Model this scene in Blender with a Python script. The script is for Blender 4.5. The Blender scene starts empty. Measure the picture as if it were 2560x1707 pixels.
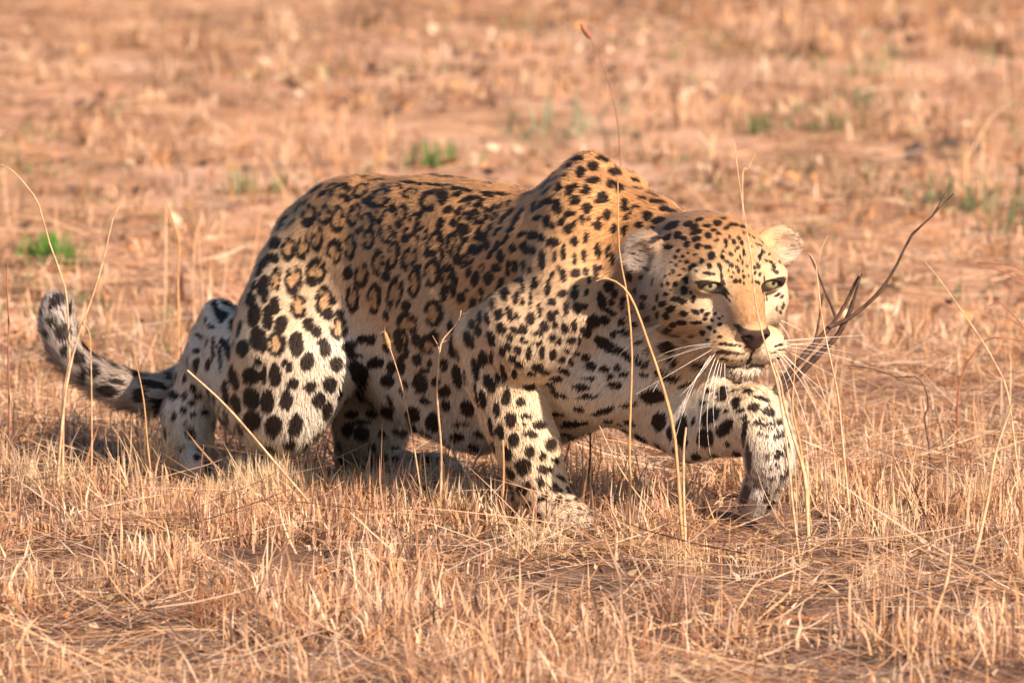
import bpy, math, random, time
import numpy as np
from mathutils import Vector
from mathutils.bvhtree import BVHTree

rng = np.random.default_rng(11)
random.seed(11)
scene = bpy.context.scene
col = scene.collection

# ------------------------------------------------------------------ camera, sky, sun, exposure
CAM_H, CAM_D = 2.3, 18.0
FPX = 2560.0 / 36.0 * 400.0
PITCH = math.atan(CAM_H / CAM_D) - (1300 - 853.5) / FPX      # depression of the optical axis
cam_data = bpy.data.cameras.new("camera")
cam_data.lens = 400
cam_data.sensor_width = 36
cam_data.clip_start = 0.5
cam_data.clip_end = 6000
cam_data.dof.use_dof = True
cam_data.dof.focus_distance = 17.85
cam_data.dof.aperture_fstop = 8.5
cam = bpy.data.objects.new("camera", cam_data)
cam.location = (0, -CAM_D, CAM_H)
cam.rotation_euler = (math.radians(90) - PITCH, 0, 0)
col.objects.link(cam)
scene.camera = cam

SUN_EL, SUN_AZ = 33.0, 42.0        # azimuth measured from the camera's side (-Y) towards +X
world = bpy.data.worlds.new("World")
scene.world = world
world.use_nodes = True
wn = world.node_tree
wn.nodes.clear()
sky = wn.nodes.new("ShaderNodeTexSky")
sky.sky_type = 'NISHITA'
sky.sun_disc = False
sky.sun_elevation = math.radians(SUN_EL)
sun_dir = Vector((math.sin(math.radians(SUN_AZ)) * math.cos(math.radians(SUN_EL)),
                  -math.cos(math.radians(SUN_AZ)) * math.cos(math.radians(SUN_EL)),
                  math.sin(math.radians(SUN_EL))))
sky.sun_rotation = math.atan2(sun_dir.x, sun_dir.y)
bgn = wn.nodes.new("ShaderNodeBackground")
bgn.inputs['Strength'].default_value = 0.064
wo = wn.nodes.new("ShaderNodeOutputWorld")
wn.links.new(sky.outputs[0], bgn.inputs[0])
wn.links.new(bgn.outputs[0], wo.inputs[0])
sun_data = bpy.data.lights.new("sun", 'SUN')
sun_data.energy = 5.0
sun_data.angle = math.radians(0.5)
sun_data.color = (1.0, 0.77, 0.57)
sun = bpy.data.objects.new("sun", sun_data)
sun.rotation_euler = sun_dir.to_track_quat('Z', 'Y').to_euler()
sun.location = (6, -6, 6)
col.objects.link(sun)
vs = scene.view_settings
vs.view_transform = 'Standard'
vs.look = 'None'
vs.gamma = 1
vs.use_curve_mapping = False
vs.exposure = 0.92
scene.cycles.use_denoising = True
scene.cycles.max_bounces = 6

# ------------------------------------------------------------------ helpers
def G(u, v, Y):
    """point of the plane y = Y that the photograph shows at (u, v) (2560 x 1707 pixels)"""
    sp, cp = math.sin(PITCH), math.cos(PITCH)
    dx, dz = (u - 1280.0) / FPX, -(v - 853.5) / FPX
    d = (dx, cp + dz * sp, -sp + dz * cp)
    t = (Y + CAM_D) / d[1]
    return np.array((d[0] * t, Y, CAM_H + d[2] * t))

def PX(Y=0.0):
    return (Y + CAM_D) / FPX / math.cos(PITCH)

def on_ground(u, v):
    sp, cp = math.sin(PITCH), math.cos(PITCH)
    dx, dz = (u - 1280.0) / FPX, -(v - 853.5) / FPX
    d = (dx, cp + dz * sp, -sp + dz * cp)
    t = -CAM_H / d[2]
    return np.array((d[0] * t, -CAM_D + d[1] * t, 0.0))

def _hash(ix, iy, iz, seed):
    h = (ix * 374761393 + iy * 668265263 + iz * 1274126177 + seed * 974634777) & 0xffffffff
    h = ((h ^ (h >> 13)) * 1274126177) & 0xffffffff
    return ((h ^ (h >> 16)) & 0xffff) / 65535.0

def vnoise(P, freq, seed=0):
    """smooth value noise, about -1..1, at the points P (n,3)"""
    Q = P * freq
    I = np.floor(Q).astype(np.int64)
    F = Q - I
    F = F * F * (3 - 2 * F)
    r = 0
    for a in (0, 1):
        wx = F[:, 0] if a else 1 - F[:, 0]
        for b in (0, 1):
            wy = F[:, 1] if b else 1 - F[:, 1]
            for c in (0, 1):
                wz = F[:, 2] if c else 1 - F[:, 2]
                r = r + wx * wy * wz * _hash(I[:, 0] + a, I[:, 1] + b, I[:, 2] + c, seed)
    return r * 2 - 1

def tag(o, label=None, cat=None, group=None, kind=None):
    for k, v in (('label', label), ('category', cat), ('group', group), ('kind', kind)):
        if v:
            o[k] = v
    return o

def np_mesh(name, verts, faces, mat, parent=None, smooth=True, cols=None, attr='tint'):
    """faces: (n,3) or (n,4) array, or list of such arrays"""
    fl = faces if isinstance(faces, list) else [faces]
    fl = [np.asarray(f, dtype=np.int32) for f in fl if len(f)]
    me = bpy.data.meshes.new(name)
    nv = len(verts)
    tot = sum(len(f) for f in fl)
    lt = np.concatenate([np.full(len(f), f.shape[1], dtype=np.int32) for f in fl])
    lv = np.concatenate([f.ravel() for f in fl])
    ls = np.concatenate([[0], np.cumsum(lt)[:-1]]).astype(np.int32)
    me.vertices.add(nv)
    me.vertices.foreach_set('co', np.asarray(verts, dtype=np.float32).ravel())
    me.loops.add(len(lv))
    me.loops.foreach_set('vertex_index', lv)
    me.polygons.add(tot)
    me.polygons.foreach_set('loop_start', ls)
    me.polygons.foreach_set('loop_total', lt)
    me.polygons.foreach_set('use_smooth', np.full(tot, smooth, dtype=bool))
    if cols is not None:
        a = me.color_attributes.new(attr, 'FLOAT_COLOR', 'POINT')
        c = np.ones((nv, 4), dtype=np.float32)
        c[:, :3] = cols
        a.data.foreach_set('color', c.ravel())
    me.update(calc_edges=True)
    if mat:
        me.materials.append(mat)
    o = bpy.data.objects.new(name, me)
    col.objects.link(o)
    if parent:
        o.parent = parent
    return o

def material(name):
    m = bpy.data.materials.new(name)
    m.use_nodes = True
    nt = m.node_tree
    b = nt.nodes['Principled BSDF']
    return m, nt, b

def node(nt, typ, **kw):
    n = nt.nodes.new(typ)
    for k, v in kw.items():
        if k in n.inputs.keys() if hasattr(n.inputs, 'keys') else False:
            n.inputs[k].default_value = v
        else:
            setattr(n, k, v)
    return n
FINE, COARSE, NHAIR = .0022, .0055, 420000
# ------------------------------------------------------------------ implicit body of the leopard
def unit(v):
    v = np.asarray(v, float)
    return v / np.linalg.norm(v)

AX = unit((.72, -.69, 0))      # the way the body points
LAT = unit((.69, .72, 0))      # across the body, away from the camera
PR = []                        # (kind, data, k)

def cap(p0, r0, p1, r1, k=.03, sq=1.0, lat=LAT, op='add'):
    """tapered capsule; radii in photo pixels; p = (u, v, Y)"""
    PR.append(('cap', G(*p0), r0 * PX(p0[2]), G(*p1), r1 * PX(p1[2]), k, sq, np.asarray(lat, float), op))

def chain(pts, k=.03, sq=1.0, lat=LAT):
    for a, b in zip(pts[:-1], pts[1:]):
        cap(a[:3], a[3], b[:3], b[3], k, a[4] if len(a) > 4 else sq, lat)

# torso
chain([(818, 655, .50, 168, .76), (930, 664, .40, 208, .68), (1080, 718, .28, 258, .62), (1230, 763, .16, 288, .62),
       (1380, 788, .05, 282, .66), (1520, 800, -.04, 232)], k=.04, sq=.7)
cap((1010, 888, .36), 155, (1185, 945, .20), 170, .05, .75)
cap((1300, 890, .10), 180, (1500, 880, -.04), 160, .05, .8)
# spine ridge over the loin
cap((840, 520, .48), 55, (1180, 530, .22), 50, .04)
# neck and throat
chain([(1480, 660, .00, 190), (1590, 670, -.08, 175), (1690, 690, -.17, 138), (1760, 680, -.27, 112)], k=.035, sq=.8)
cap((1600, 860, -.08), 140, (1700, 820, -.16), 85, .04)
cap((1640, 900, -.06), 130, (1765, 915, -.12), 78, .03)
# breast between the forelegs
cap((1480, 900, -.08), 130, (1600, 920, -.10), 110, .05)
# near shoulder blade, upper arm, foreleg
chain([(1478, 462, .00, 84), (1450, 560, -.06, 110), (1410, 740, -.125, 126)], k=.035, sq=.7)
cap((1400, 520, .02), 60, (1350, 640, -.02), 110, .05, .7)
cap((1560, 500, .05), 72, (1600, 620, .02), 110, .06, .8)     # far shoulder blade
chain([(1410, 780, -.125, 123), (1310, 830, -.12, 114), (1232, 850, -.075, 84)], k=.025)
chain([(1228, 850, -.075, 80), (1253, 945, -.09, 84), (1281, 1030, -.09, 79), (1313, 1105, -.09, 76), (1341, 1190, -.09, 67),
       (1362, 1240, -.095, 58)], k=.018)
cap((1302, 1262, -.06), 40, (1332, 1284, -.08), 34, .02)        # heel pad
# near fore paw with its toes
cap((1358, 1250, -.095), 52, (1425, 1285, -.13), 44, .02)
for (du, dv, dy) in ((-34, 20, -.175), (6, 20, -.190), (44, 10, -.175), (68, -4, -.14)):
    cap((1385 + du * .5, 1288 + dv * .4, -.12), 32, (1428 + du, 1303 + dv, dy), 25, .009)
# far foreleg, lifted
cap((1590, 840, .02), 120, (1650, 990, -.04), 96, .05)
chain([(1650, 1010, -.05, 96), (1740, 1050, -.10, 88), (1830, 1046, -.16, 84), (1892, 1042, -.20, 74)], k=.03)
chain([(1895, 1045, -.20, 70), (1920, 1105, -.22, 54), (1923, 1160, -.22, 49), (1914, 1198, -.215, 43)], k=.02)
cap((1900, 1222, -.205), 47, (1890, 1248, -.195), 42, .008)
for (du, dy) in ((-24, -.215), (-4, -.235), (18, -.225), (30, -.195)):
    cap((1900 + du * .7, 1235, dy + .01), 24, (1886 + du, 1276 - abs(du) * .25, dy + .02), 19, .008)
# near hind leg
chain([(770, 700, .42, 140), (735, 830, .36, 150), (715, 930, .31, 140), (705, 1010, .29, 96)], k=.03, sq=.85)
cap((860, 700, .36), 120, (800, 900, .30), 95, .05, .7)
cap((800, 900, .29), 70, (720, 1030, .28), 72, .035, .8)
chain([(705, 1035, .30, 74), (640, 960, .38, 80), (590, 860, .46, 62), (556, 795, .51, 42)], k=.03)
chain([(552, 788, .52, 38), (532, 850, .54, 45), (505, 930, .55, 48), (476, 1030, .56, 56), (468, 1110, .55, 56)], k=.02)
cap((468, 1130, .54), 50, (490, 1165, .46), 36, .02)
cap((650, 1030, .33), 70, (590, 930, .44), 62, .03)
cap((600, 1010, .42), 58, (530, 900, .50), 52, .03)
# far hind leg under the belly
chain([(960, 800, .56, 130), (945, 960, .52, 105), (925, 1060, .50, 88)], k=.04)
chain([(925, 1070, .50, 78), (900, 1130, .54, 55), (890, 1160, .56, 44)], k=.03)
chain([(890, 1160, .56, 42), (1000, 1170, .47, 38), (1085, 1172, .42, 38)], k=.02)
for du, dy in ((0, -.0), (18, .02), (24, .045)):
    cap((1075 + du * .5, 1168, .42 + dy), 30, (1112 + du, 1172, .40 + dy), 25, .01)
# tail
TAIL = [(730, 660, .60, 55), (650, 780, .66, 40), (540, 890, .68, 36), (450, 965, .66, 36), (380, 985, .64, 36), (310, 968, .64, 35),
        (250, 942, .65, 35), (196, 915, .66, 35), (160, 870, .67, 35), (144, 815, .67, 36), (143, 775, .67, 36)]
chain(TAIL, k=.02)

# head, in a frame of its own: x to the animal's right, y forward, z up (metres)
HY, HP, HR = math.radians(21.5), math.radians(22), math.radians(0)
hF = unit((math.sin(HY) * math.cos(HP), -math.cos(HY) * math.cos(HP), -math.sin(HP)))
hR = unit(np.cross(hF, (0, 0, 1)))
hU = np.cross(hR, hF)
hR, hU = hR * math.cos(HR) + hU * math.sin(HR), hU * math.cos(HR) - hR * math.sin(HR)
HM = np.stack([hR, hF, hU], 1)                # columns: axes in world space
EYE = np.array((.0515, .078, .030))
HS = 1.0
HC = G(1856, 716, -.36) - HM @ np.array((0, .088, EYE[2])) * HS

def HW(p):
    return HC + HM @ (np.asarray(p, float) * HS)

def rotm(ax, ang):
    ax = unit(ax); c, s = math.cos(ang), math.sin(ang)
    K = np.array(((0, -ax[2], ax[1]), (ax[2], 0, -ax[0]), (-ax[1], ax[0], 0)))
    return np.eye(3) + s * K + (1 - c) * K @ K

def hell(c, r, k=.015, op='add', rot=None, both=False):
    for sx in ((1, -1) if both else (1,)):
        cc = np.array((c[0] * sx, c[1], c[2]), float)
        M = np.eye(3) if rot is None else rotm(*rot)
        if sx < 0 and rot is not None:
            S = np.diag((-1, 1, 1)); M = S @ M @ S
        PR.append(('ell', HW(cc), HM @ M, np.asarray(r, float) * HS, k, op))

def hcap(a, ra, b, rb, k=.015, op='add', both=False):
    for sx in ((1, -1) if both else (1,)):
        PR.append(('cap', HW((a[0] * sx, a[1], a[2])), ra * HS, HW((b[0] * sx, b[1], b[2])), rb * HS, k, 1.0, LAT, op))

hell((0, -.034, .008), (.086, .100, .072), .03)
hell((0, .026, .028), (.060, .050, .036), .03)
hell((.072, -.004, -.032), (.040, .064, .060), .03, both=True)
hell((.092, -.035, -.036), (.024, .036, .062), .015, both=True)
hell((.050, .050, -.024), (.038, .036, .036), .028, both=True)
hell((.046, .066, .0475), (.032, .016, .010), .014, both=True, rot=((0, 1, 0), math.radians(10)))
hell((0, .075, .012), (.035, .058, .028), .014)
hcap((0, .050, .022), .032, (0, .144, -.016), .026, .02)
hcap((0, .050, -.038), .050, (0, .122, -.048), .038, .02)
hell((.031, .132, -.050), (.034, .035, .029), .009, both=True)
hell((0, .161, -.015), (.0265, .011, .012), .005)
hell((0, .160, -.030), (.012, .010, .014), .005)
hell((0, .124, -.088), (.038, .036, .020), .009)
hcap((0, -.01, -.065), .056, (0, .095, -.078), .037, .025)
hell((.030, .134, -.0752), (.042, .045, .0016), .0035, 'sub', both=True, rot=((0, 1, 0), math.radians(-9)))
hell((0, .178, -.058), (.0022, .016, .018), .005, 'sub')
hell((.0150, .172, -.018), (.0062, .008, .0042), .004, 'sub', both=True, rot=((0, 1, 0), math.radians(28)))
# lids: a low mound with an almond cut
hell((.0515, .070, .031), (.028, .021, .018), .012, both=True)
hell((.0525, .098, .0292), (.0205, .02, .0092), .0025, 'sub', both=True, rot=((0, 1, 0), math.radians(10)))
# ears: a cup of skin
ear_rot = ((.2, -1, 0), math.radians(48))
hell((.114, -.052, .022), (.031, .016, .036), .018, both=True, rot=ear_rot)
hell((.127, -.032, .027), (.024, .019, .030), .005, 'sub', both=True, rot=ear_rot)

def axis_nodes(lo, hi, flo, fhi, fine, coarse):
    out = [lo]
    while out[-1] < hi:
        x = out[-1]
        d = max(flo - x, x - fhi, 0)
        out.append(x + min(coarse, fine + d * .12))
    return np.array(out, dtype=np.float32)

def build_field(fine, coarse):
    hx, hy, hz = HW((0, .04, 0))
    gx = axis_nodes(-.80, .53, hx - .13, hx + .13, fine, coarse)
    gy = axis_nodes(-.55, .86, hy - .14, hy + .12, fine, coarse)
    gz = axis_nodes(-.03, .66, hz - .12, hz + .12, fine, coarse)
    F = np.full((len(gx), len(gy), len(gz)), .08, dtype=np.float32)
    for p in PR:
        if p[0] == 'cap':
            _, a, ra, b, rb, k, sq, lat, op = p
            lo, hi = np.minimum(a - ra, b - rb) - k - .02, np.maximum(a + ra, b + rb) + k + .02
        else:
            _, c, M, r, k, op = p
            e = np.abs(M) @ r
            lo, hi = c - e - k - .02, c + e + k + .02
        sl = [slice(max(0, np.searchsorted(g, l) - 1), np.searchsorted(g, h) + 1) for g, l, h in zip((gx, gy, gz), lo, hi)]
        X, Y, Z = gx[sl[0]][:, None, None], gy[sl[1]][None, :, None], gz[sl[2]][None, None, :]
        if p[0] == 'cap':
            a32, d = a.astype(np.float32), (b - a)
            px, py, pz = X - a32[0], Y - a32[1], Z - a32[2]
            if sq != 1.0:
                q = (px * lat[0] + py * lat[1] + pz * lat[2]) * (1 / sq - 1)
                px, py, pz = px + q * lat[0], py + q * lat[1], pz + q * lat[2]
                d = d + lat * np.dot(d, lat) * (1 / sq - 1)
            L2 = max(float(d @ d), 1e-12)
            t = np.clip((px * d[0] + py * d[1] + pz * d[2]) / L2, 0, 1)
            D = np.sqrt((px - t * d[0]) ** 2 + (py - t * d[1]) ** 2 + (pz - t * d[2]) ** 2) - (ra + (rb - ra) * t)
            if sq != 1.0:
                D = D * (1 + sq) / 2
        else:
            px, py, pz = X - np.float32(c[0]), Y - np.float32(c[1]), Z - np.float32(c[2])
            q = [(px * M[0, i] + py * M[1, i] + pz * M[2, i]) / r[i] for i in range(3)]
            k0 = np.sqrt(q[0] ** 2 + q[1] ** 2 + q[2] ** 2)
            k1 = np.sqrt((q[0] / r[0]) ** 2 + (q[1] / r[1]) ** 2 + (q[2] / r[2]) ** 2) + 1e-9
            D = k0 * (k0 - 1) / k1
        S = F[sl[0], sl[1], sl[2]]
        if op == 'add':
            h = np.clip(.5 + .5 * (S - D) / k, 0, 1)
            F[sl[0], sl[1], sl[2]] = S + (D - S) * h - k * h * (1 - h)
        else:
            D = -D
            h = np.clip(.5 + .5 * (D - S) / k, 0, 1)
            F[sl[0], sl[1], sl[2]] = S + (D - S) * h + k * h * (1 - h)
    return F, gx, gy, gz

def surface_nets(F, gx, gy, gz):
    In = F < 0
    nx, ny, nz = F.shape
    cnt = np.zeros((nx - 1, ny - 1, nz - 1), dtype=np.int8)
    for a in (0, 1):
        for b in (0, 1):
            for c in (0, 1):
                cnt += In[a:nx - 1 + a, b:ny - 1 + b, c:nz - 1 + c]
    I, J, K = np.nonzero((cnt > 0) & (cnt < 8))
    idx = np.full(cnt.shape, -1, dtype=np.int32)
    idx[I, J, K] = np.arange(len(I))
    acc = np.zeros((len(I), 3)); n = np.zeros(len(I))
    g = (gx, gy, gz)
    for ax in range(3):
        o1, o2 = [x for x in range(3) if x != ax]
        for s1 in (0, 1):
            for s2 in (0, 1):
                off = [0, 0, 0]; off[o1] = s1; off[o2] = s2
                A = [I + off[0], J + off[1], K + off[2]]
                off[ax] = 1
                B = [I + off[0], J + off[1], K + off[2]]
                fa, fb = F[A[0], A[1], A[2]], F[B[0], B[1], B[2]]
                m = (fa < 0) != (fb < 0)
                t = np.where(m, fa / np.where(m, fa - fb, 1), 0)
                P = np.stack([g[i][A[i]] + t * (g[i][B[i]] - g[i][A[i]]) for i in range(3)], 1)
                acc += P * m[:, None]; n += m
    V = acc / n[:, None]
    faces = []
    for ax in range(3):
        o1, o2 = [x for x in range(3) if x != ax]
        sA = [slice(None)] * 3; sB = [slice(None)] * 3
        sA[ax] = slice(0, -1); sB[ax] = slice(1, None)
        for o in (o1, o2):
            sA[o] = slice(1, -1); sB[o] = slice(1, -1)
        a, b = In[tuple(sA)], In[tuple(sB)]
        for flip, m in ((False, a & ~b), (True, b & ~a)):
            E = np.array(np.nonzero(m))
            E[o1] += 1; E[o2] += 1
            q = []
            for d1, d2 in ((0, 0), (-1, 0), (-1, -1), (0, -1)):
                c = E.copy(); c[o1] += d1; c[o2] += d2
                q.append(idx[c[0], c[1], c[2]])
            q = np.stack(q, 1)
            if ax == 1:
                q = q[:, ::-1]
            if flip:
                q = q[:, ::-1]
            faces.append(q)
    return V, np.concatenate(faces)

_t = time.time()
F, gx, gy, gz = build_field(FINE, COARSE)
BV, BF = surface_nets(F, gx, gy, gz)
del F
# a light smoothing
def smooth(V, Fq, it, lam=.5):
    E = np.concatenate([Fq[:, [0, 1]], Fq[:, [1, 2]], Fq[:, [2, 3]], Fq[:, [3, 0]]])
    n = np.bincount(E[:, 0], minlength=len(V)) + np.bincount(E[:, 1], minlength=len(V))
    for _ in range(it):
        S = np.stack([np.bincount(E[:, 0], V[E[:, 1], i], len(V)) + np.bincount(E[:, 1], V[E[:, 0], i], len(V)) for i in range(3)], 1)
        V = V + lam * (S / n[:, None] - V)
    return V
BV = smooth(BV, BF, 2)
def vert_normals(V, Fq):
    a, b = V[Fq[:, 2]] - V[Fq[:, 0]], V[Fq[:, 3]] - V[Fq[:, 1]]
    fn = np.cross(a, b)
    N = np.stack([sum(np.bincount(Fq[:, j], fn[:, i], len(V)) for j in range(4)) for i in range(3)], 1)
    return N / (np.linalg.norm(N, axis=1)[:, None] + 1e-12)
BN = vert_normals(BV, BF)
_hd = np.linalg.norm(BV - HC, axis=1)
_w = np.clip((_hd - .17) / .06, 0, 1) * np.clip(BV[:, 2] / .12, .15, 1)
_q = BV * np.array((1.0, 1.0, .55))
BV = BV + BN * (_w * (.0042 * vnoise(_q, 11, 91) + .0022 * vnoise(_q, 26, 92)) + (.25 + .75 * _w) * .0006 * vnoise(BV, 90, 93))[:, None]
BN = vert_normals(BV, BF)
BVH = BVHTree.FromPolygons(BV.tolist(), BF.tolist())
print("body", len(BV), len(BF), round(time.time() - _t, 1))
# ------------------------------------------------------------------ the coat
VX = np.array((1.0, 0, 0))                                     # image right, image down, view direction
VDN = np.array((0, -math.sin(PITCH), -math.cos(PITCH)))
CAMP = Vector(cam.location)

def hit(u, v):
    p = Vector(G(u, v, 0))
    d = (p - CAMP).normalized()
    loc, nor, i, dist = BVH.ray_cast(CAMP, d)
    if loc is None:
        return None
    return np.array(loc), np.array(nor) * (1 if nor.dot(d) < 0 else -1), np.array(d)

def parse(s):
    return [tuple(float(x) for x in t.split()) for t in s.replace('\n', ' ').split(';') if t.strip()]

# marks of the coat: x y rx ry angle
MARKS = []      # (u, v, rx, ry, ang, kind)
def marks(u0, v0, k, kind, s):
    for t in parse(s):
        x, y, a, b = t[:4]
        ang = t[4] if len(t) > 4 else 0
        MARKS.append((u0 + x * k, v0 + y * k, a * k, b * k, math.radians(ang), kind))

# face
marks(1500, 500, .3188, 's', """60 120 32 38;110 230 20 35 15;200 235 22 30 20;380 120 35 30 -20;310 200 30 22 -10;405 235 25 15 -40;470 165 45 22 -20;
560 200 55 20 -25;695 190 33 18 -20;745 215 33 18 -20;780 160 30 14 -15;845 205 28 12;615 275 25 26;530 295 38 17 -30;440 305 40 18 -25;
665 305 28 16;760 255 42 18 -20;850 280 22 20 30;895 240 22 10;925 185 30 20;970 150 22 12;1045 200 35 14;1120 215 25 12 10;930 270 18 14;
990 225 20 12;760 312 32 17 -20;688 350 22 22;775 365 26 18 -20;850 375 32 14;912 322 20 12;985 330 16 20;1020 300 10 14;1050 340 14 16;
1085 305 16 12 20;1130 265 14 10 30;1110 340 14 16 20;1080 380 12 14;1125 400 9 13;985 370 9 18;965 410 14 9;1025 430 14 9 30;1060 405 7 9;
1130 430 9 14;1100 455 7 14;1075 478 8 8;1110 490 9 13;1150 520 9 13;965 455 14 14;995 490 22 12 40;1030 520 16 14 30;1070 530 11 11;
1085 560 11 13;1120 560 8 9;1125 605 11 16;1165 595 8 12;1060 640 14 15 30;1100 640 12 12;1030 610 11 9 30;1130 655 9 8;880 445 22 30 10;
805 490 20 22;733 530 24 30 20;860 520 17 20;690 485 14 12;750 430 14 9;855 578 42 11 5;760 560 9 9;665 548 12 12;605 515 12 14;580 565 12 16;
625 590 9 9;640 480 9 9;655 450 14 9;600 450 16 12;620 400 18 12 -20;540 370 30 15;675 630 16 20;595 660 20 17 -20;535 655 14 12;490 670 12 12;
665 710 24 28;520 735 20 14 -20;455 770 12 22;590 775 26 18 -20;640 790 33 20 20;735 780 18 26;715 730 9 13;490 815 26 18 -30;560 855 32 20;
665 890 28 18;750 875 28 18 20;800 870 13 13;840 895 20 13 -20;520 905 26 26 20;430 850 14 16;640 960 32 17;575 978 26 18;760 960 42 12;
830 930 15 11;880 945 13 12;905 890 9 11;455 905 12 22;860 1000 17 13;805 1040 20 18 -20;905 1030 15 11 -10;940 980 15 10 -20;940 930 10 8;
965 915 7 7;725 1055 22 12;600 1050 38 18 15;695 1095 22 11;530 1020 22 20 20;845 1100 13 9;940 1075 16 11;1250 445 11 33 10;1275 410 20 13 50;
1240 520 13 20 -30;1210 535 11 13;1300 480 13 13 30;1335 490 22 9 45;1365 520 20 9 45;1320 430 13 9;1375 560 28 13 25;1395 490 11 13;
1245 360 28 8 20;1260 330 20 9 20;1200 300 18 9 30;1165 280 9 8;1185 370 8 8;1215 580 11 11;1255 590 8 11;1235 650 20 9 20;1195 640 9 9;
1385 750 22 11 -20;1425 760 16 9 -50;1385 855 8 16;1430 830 8 24 10;1410 880 7 13;950 1126 17 13;988 1131 17 13;1025 1138 17 12;1060 1143 15 11;
928 1190 16 14;966 1192 20 15;1008 1196 19 14;1048 1201 16 12;1080 1204 14 10;1112 1206 13 8;958 1246 15 10;998 1253 15 10;1036 1257 14 10;
1072 1260 14 9;1110 1259 13 8;1150 1256 12 7;1190 1250 10 6;1140 1150 9 6;1100 1146 11 7;905 1112 10 8;1075 990 22 10 20;1400 1140 28 7 -20;1385 1185 32 6 -15;1440 1170 18 6 -10;
1385 1235 24 5 -5;1010 560 8 10;1045 575 7 8;700 420 11 8;560 490 9 9;550 590 9 9;515 600 8 8;560 700 9 8""")
# shoulder and neck
marks(1100, 350, .3189, 's', """1155 100 35 8;1080 150 52 20 -5;1015 205 35 25 -25;905 240 38 18 -20;1105 260 35 42 20;1205 215 43 34 30;1285 145 48 22 20;
1385 250 50 30 5;980 285 30 19 -20;900 310 42 20 -25;1205 320 53 27 -5;1350 345 43 30;1415 365 33 45;935 365 22 38 15;835 400 46 22 -35;
1025 395 38 36 -20;1065 365 20 24;1150 395 34 36 10;1065 475 40 33;1275 450 38 45 20;1240 485 26 18;1310 470 22 22;1155 540 34 40 20;1450 515 26 48;
925 520 36 55 -10;850 480 36 28 -20;1000 580 28 26;1045 578 26 18;1315 590 32 38;1240 675 38 34;1245 635 15 22;1115 625 22 34;1165 620 17 20;
1370 695 20 40 15;1455 715 20 42 25;1465 610 16 24 20;1565 670 32 19;1630 600 30 38;1500 560 10 32 30;1545 530 30 9 20;1725 635 43 19 -25;
1665 700 24 14 -35;1530 320 35 16 20;1545 395 45 18;1590 460 28 16;1660 415 38 14 10;1710 490 60 20 10;1790 550 64 20 15;1820 680 50 20 -20;
845 640 26 40;890 675 23 23;960 640 20 36 20;1005 700 30 36 10;1045 665 18 28 30;770 610 36 20 -30;740 520 20 46 20;790 510 16 38 30;
650 735 38 18 -30;730 745 43 30 -25;800 772 27 27;885 800 46 32;1058 795 26 38;1145 765 17 42 10;575 845 28 33 20;675 845 32 42;735 865 24 28;
700 880 20 16;805 945 24 72 -3;905 920 17 42;970 875 20 62 3;1058 930 19 43;1132 910 20 48 -5;1245 870 23 60 -5;1318 870 17 48 8;1355 930 14 55;
480 910 28 48;440 1000 38 28 10;540 1000 18 55;595 985 26 43 -10;665 990 26 38;712 1015 18 28;605 1100 33 23;650 1130 12 60;945 1010 18 24;
968 1070 20 46;1068 1045 37 34;1145 1035 20 28 -10;1168 1100 14 28;1220 1030 20 42;1255 1005 26 20;850 1160 22 62 5;880 1060 18 34 30;
750 1120 23 43 10;715 1230 13 80;715 1400 30 46;960 1205 38 25;1060 1195 28 58 5;1148 1195 17 24;510 1200 33 52 10;485 1110 23 33 10;
380 1090 36 43;455 1170 18 38 10;330 1190 22 33;335 1265 20 28;265 1290 28 52 10;415 1285 23 43;600 1230 20 55 15;650 1270 20 24;885 1270 29 27;
925 1345 19 19;990 1330 20 58;1080 1315 34 38 -10;1120 1300 26 22;780 1335 19 46;545 1360 24 56 -8;605 1380 23 30;465 1370 33 38 20;375 1400 20 52 -5;
315 1390 20 48;180 1235 28 36;255 1440 20 38 -10;300 1490 23 43 -20;875 1380 33 38;820 1460 33 38;910 1445 23 28;980 1475 26 33;1050 1450 18 36;
1140 1495 36 38 -20;1200 1420 46 50 20;1285 1410 38 33;590 1490 43 20 20;655 1475 33 28 30;485 1480 38 36;770 1515 38 17;1325 1150 36 40;
1375 1200 24 33;1265 1260 30 70 -10;1320 1340 48 22 30;1345 1270 24 26;1440 1260 18 48;1430 1420 32 25;1440 1500 52 20 10;1540 1440 23 23;
1590 1300 22 28;1600 1230 26 18;1535 1180 15 20;1630 1400 20 24;1500 1340 18 18;210 700 34 32;120 660 30 22 -30;330 770 36 26;300 500 40 16 -50;
150 560 40 18 -40;250 590 20 50 30""")
marks(1100, 350, .3189, 'r', "280 600 40 56 15;90 800 42 76 15;50 1040 46 84 15;200 950 30 60 25;360 760 28 50 35;330 1010 26 46 25;170 560 34 44 30;430 600 24 46 38")
marks(1100, 350, .3189, 's', """30 440 42 36;140 430 40 18 -25;70 550 40 22 -30;180 480 30 14 -30;250 465 40 14 -30;320 495 45 17 -40;380 440 50 12 10;490 430 60 12 5;
110 640 20 44 30;180 710 33 33;210 780 36 20 -20;310 720 18 44 25;400 690 16 40 35;450 720 16 44 40;500 620 16 44 30;250 860 24 40 30;310 860 20 38 20;380 830 18 36 25;
150 930 28 44;30 900 18 50;600 620 26 50 30;560 700 16 44 45;520 780 16 50 40;450 830 20 44 30;400 900 18 36 30;130 1090 18 44;230 1040 20 40 15;560 560 20 40 35;
480 520 34 14 -50;540 500 30 14 -55;420 540 18 36 40;640 560 22 44 35;0 660 20 44 20;10 760 26 40 20;110 1180 24 44 0;40 1200 26 60 0""")
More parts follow.
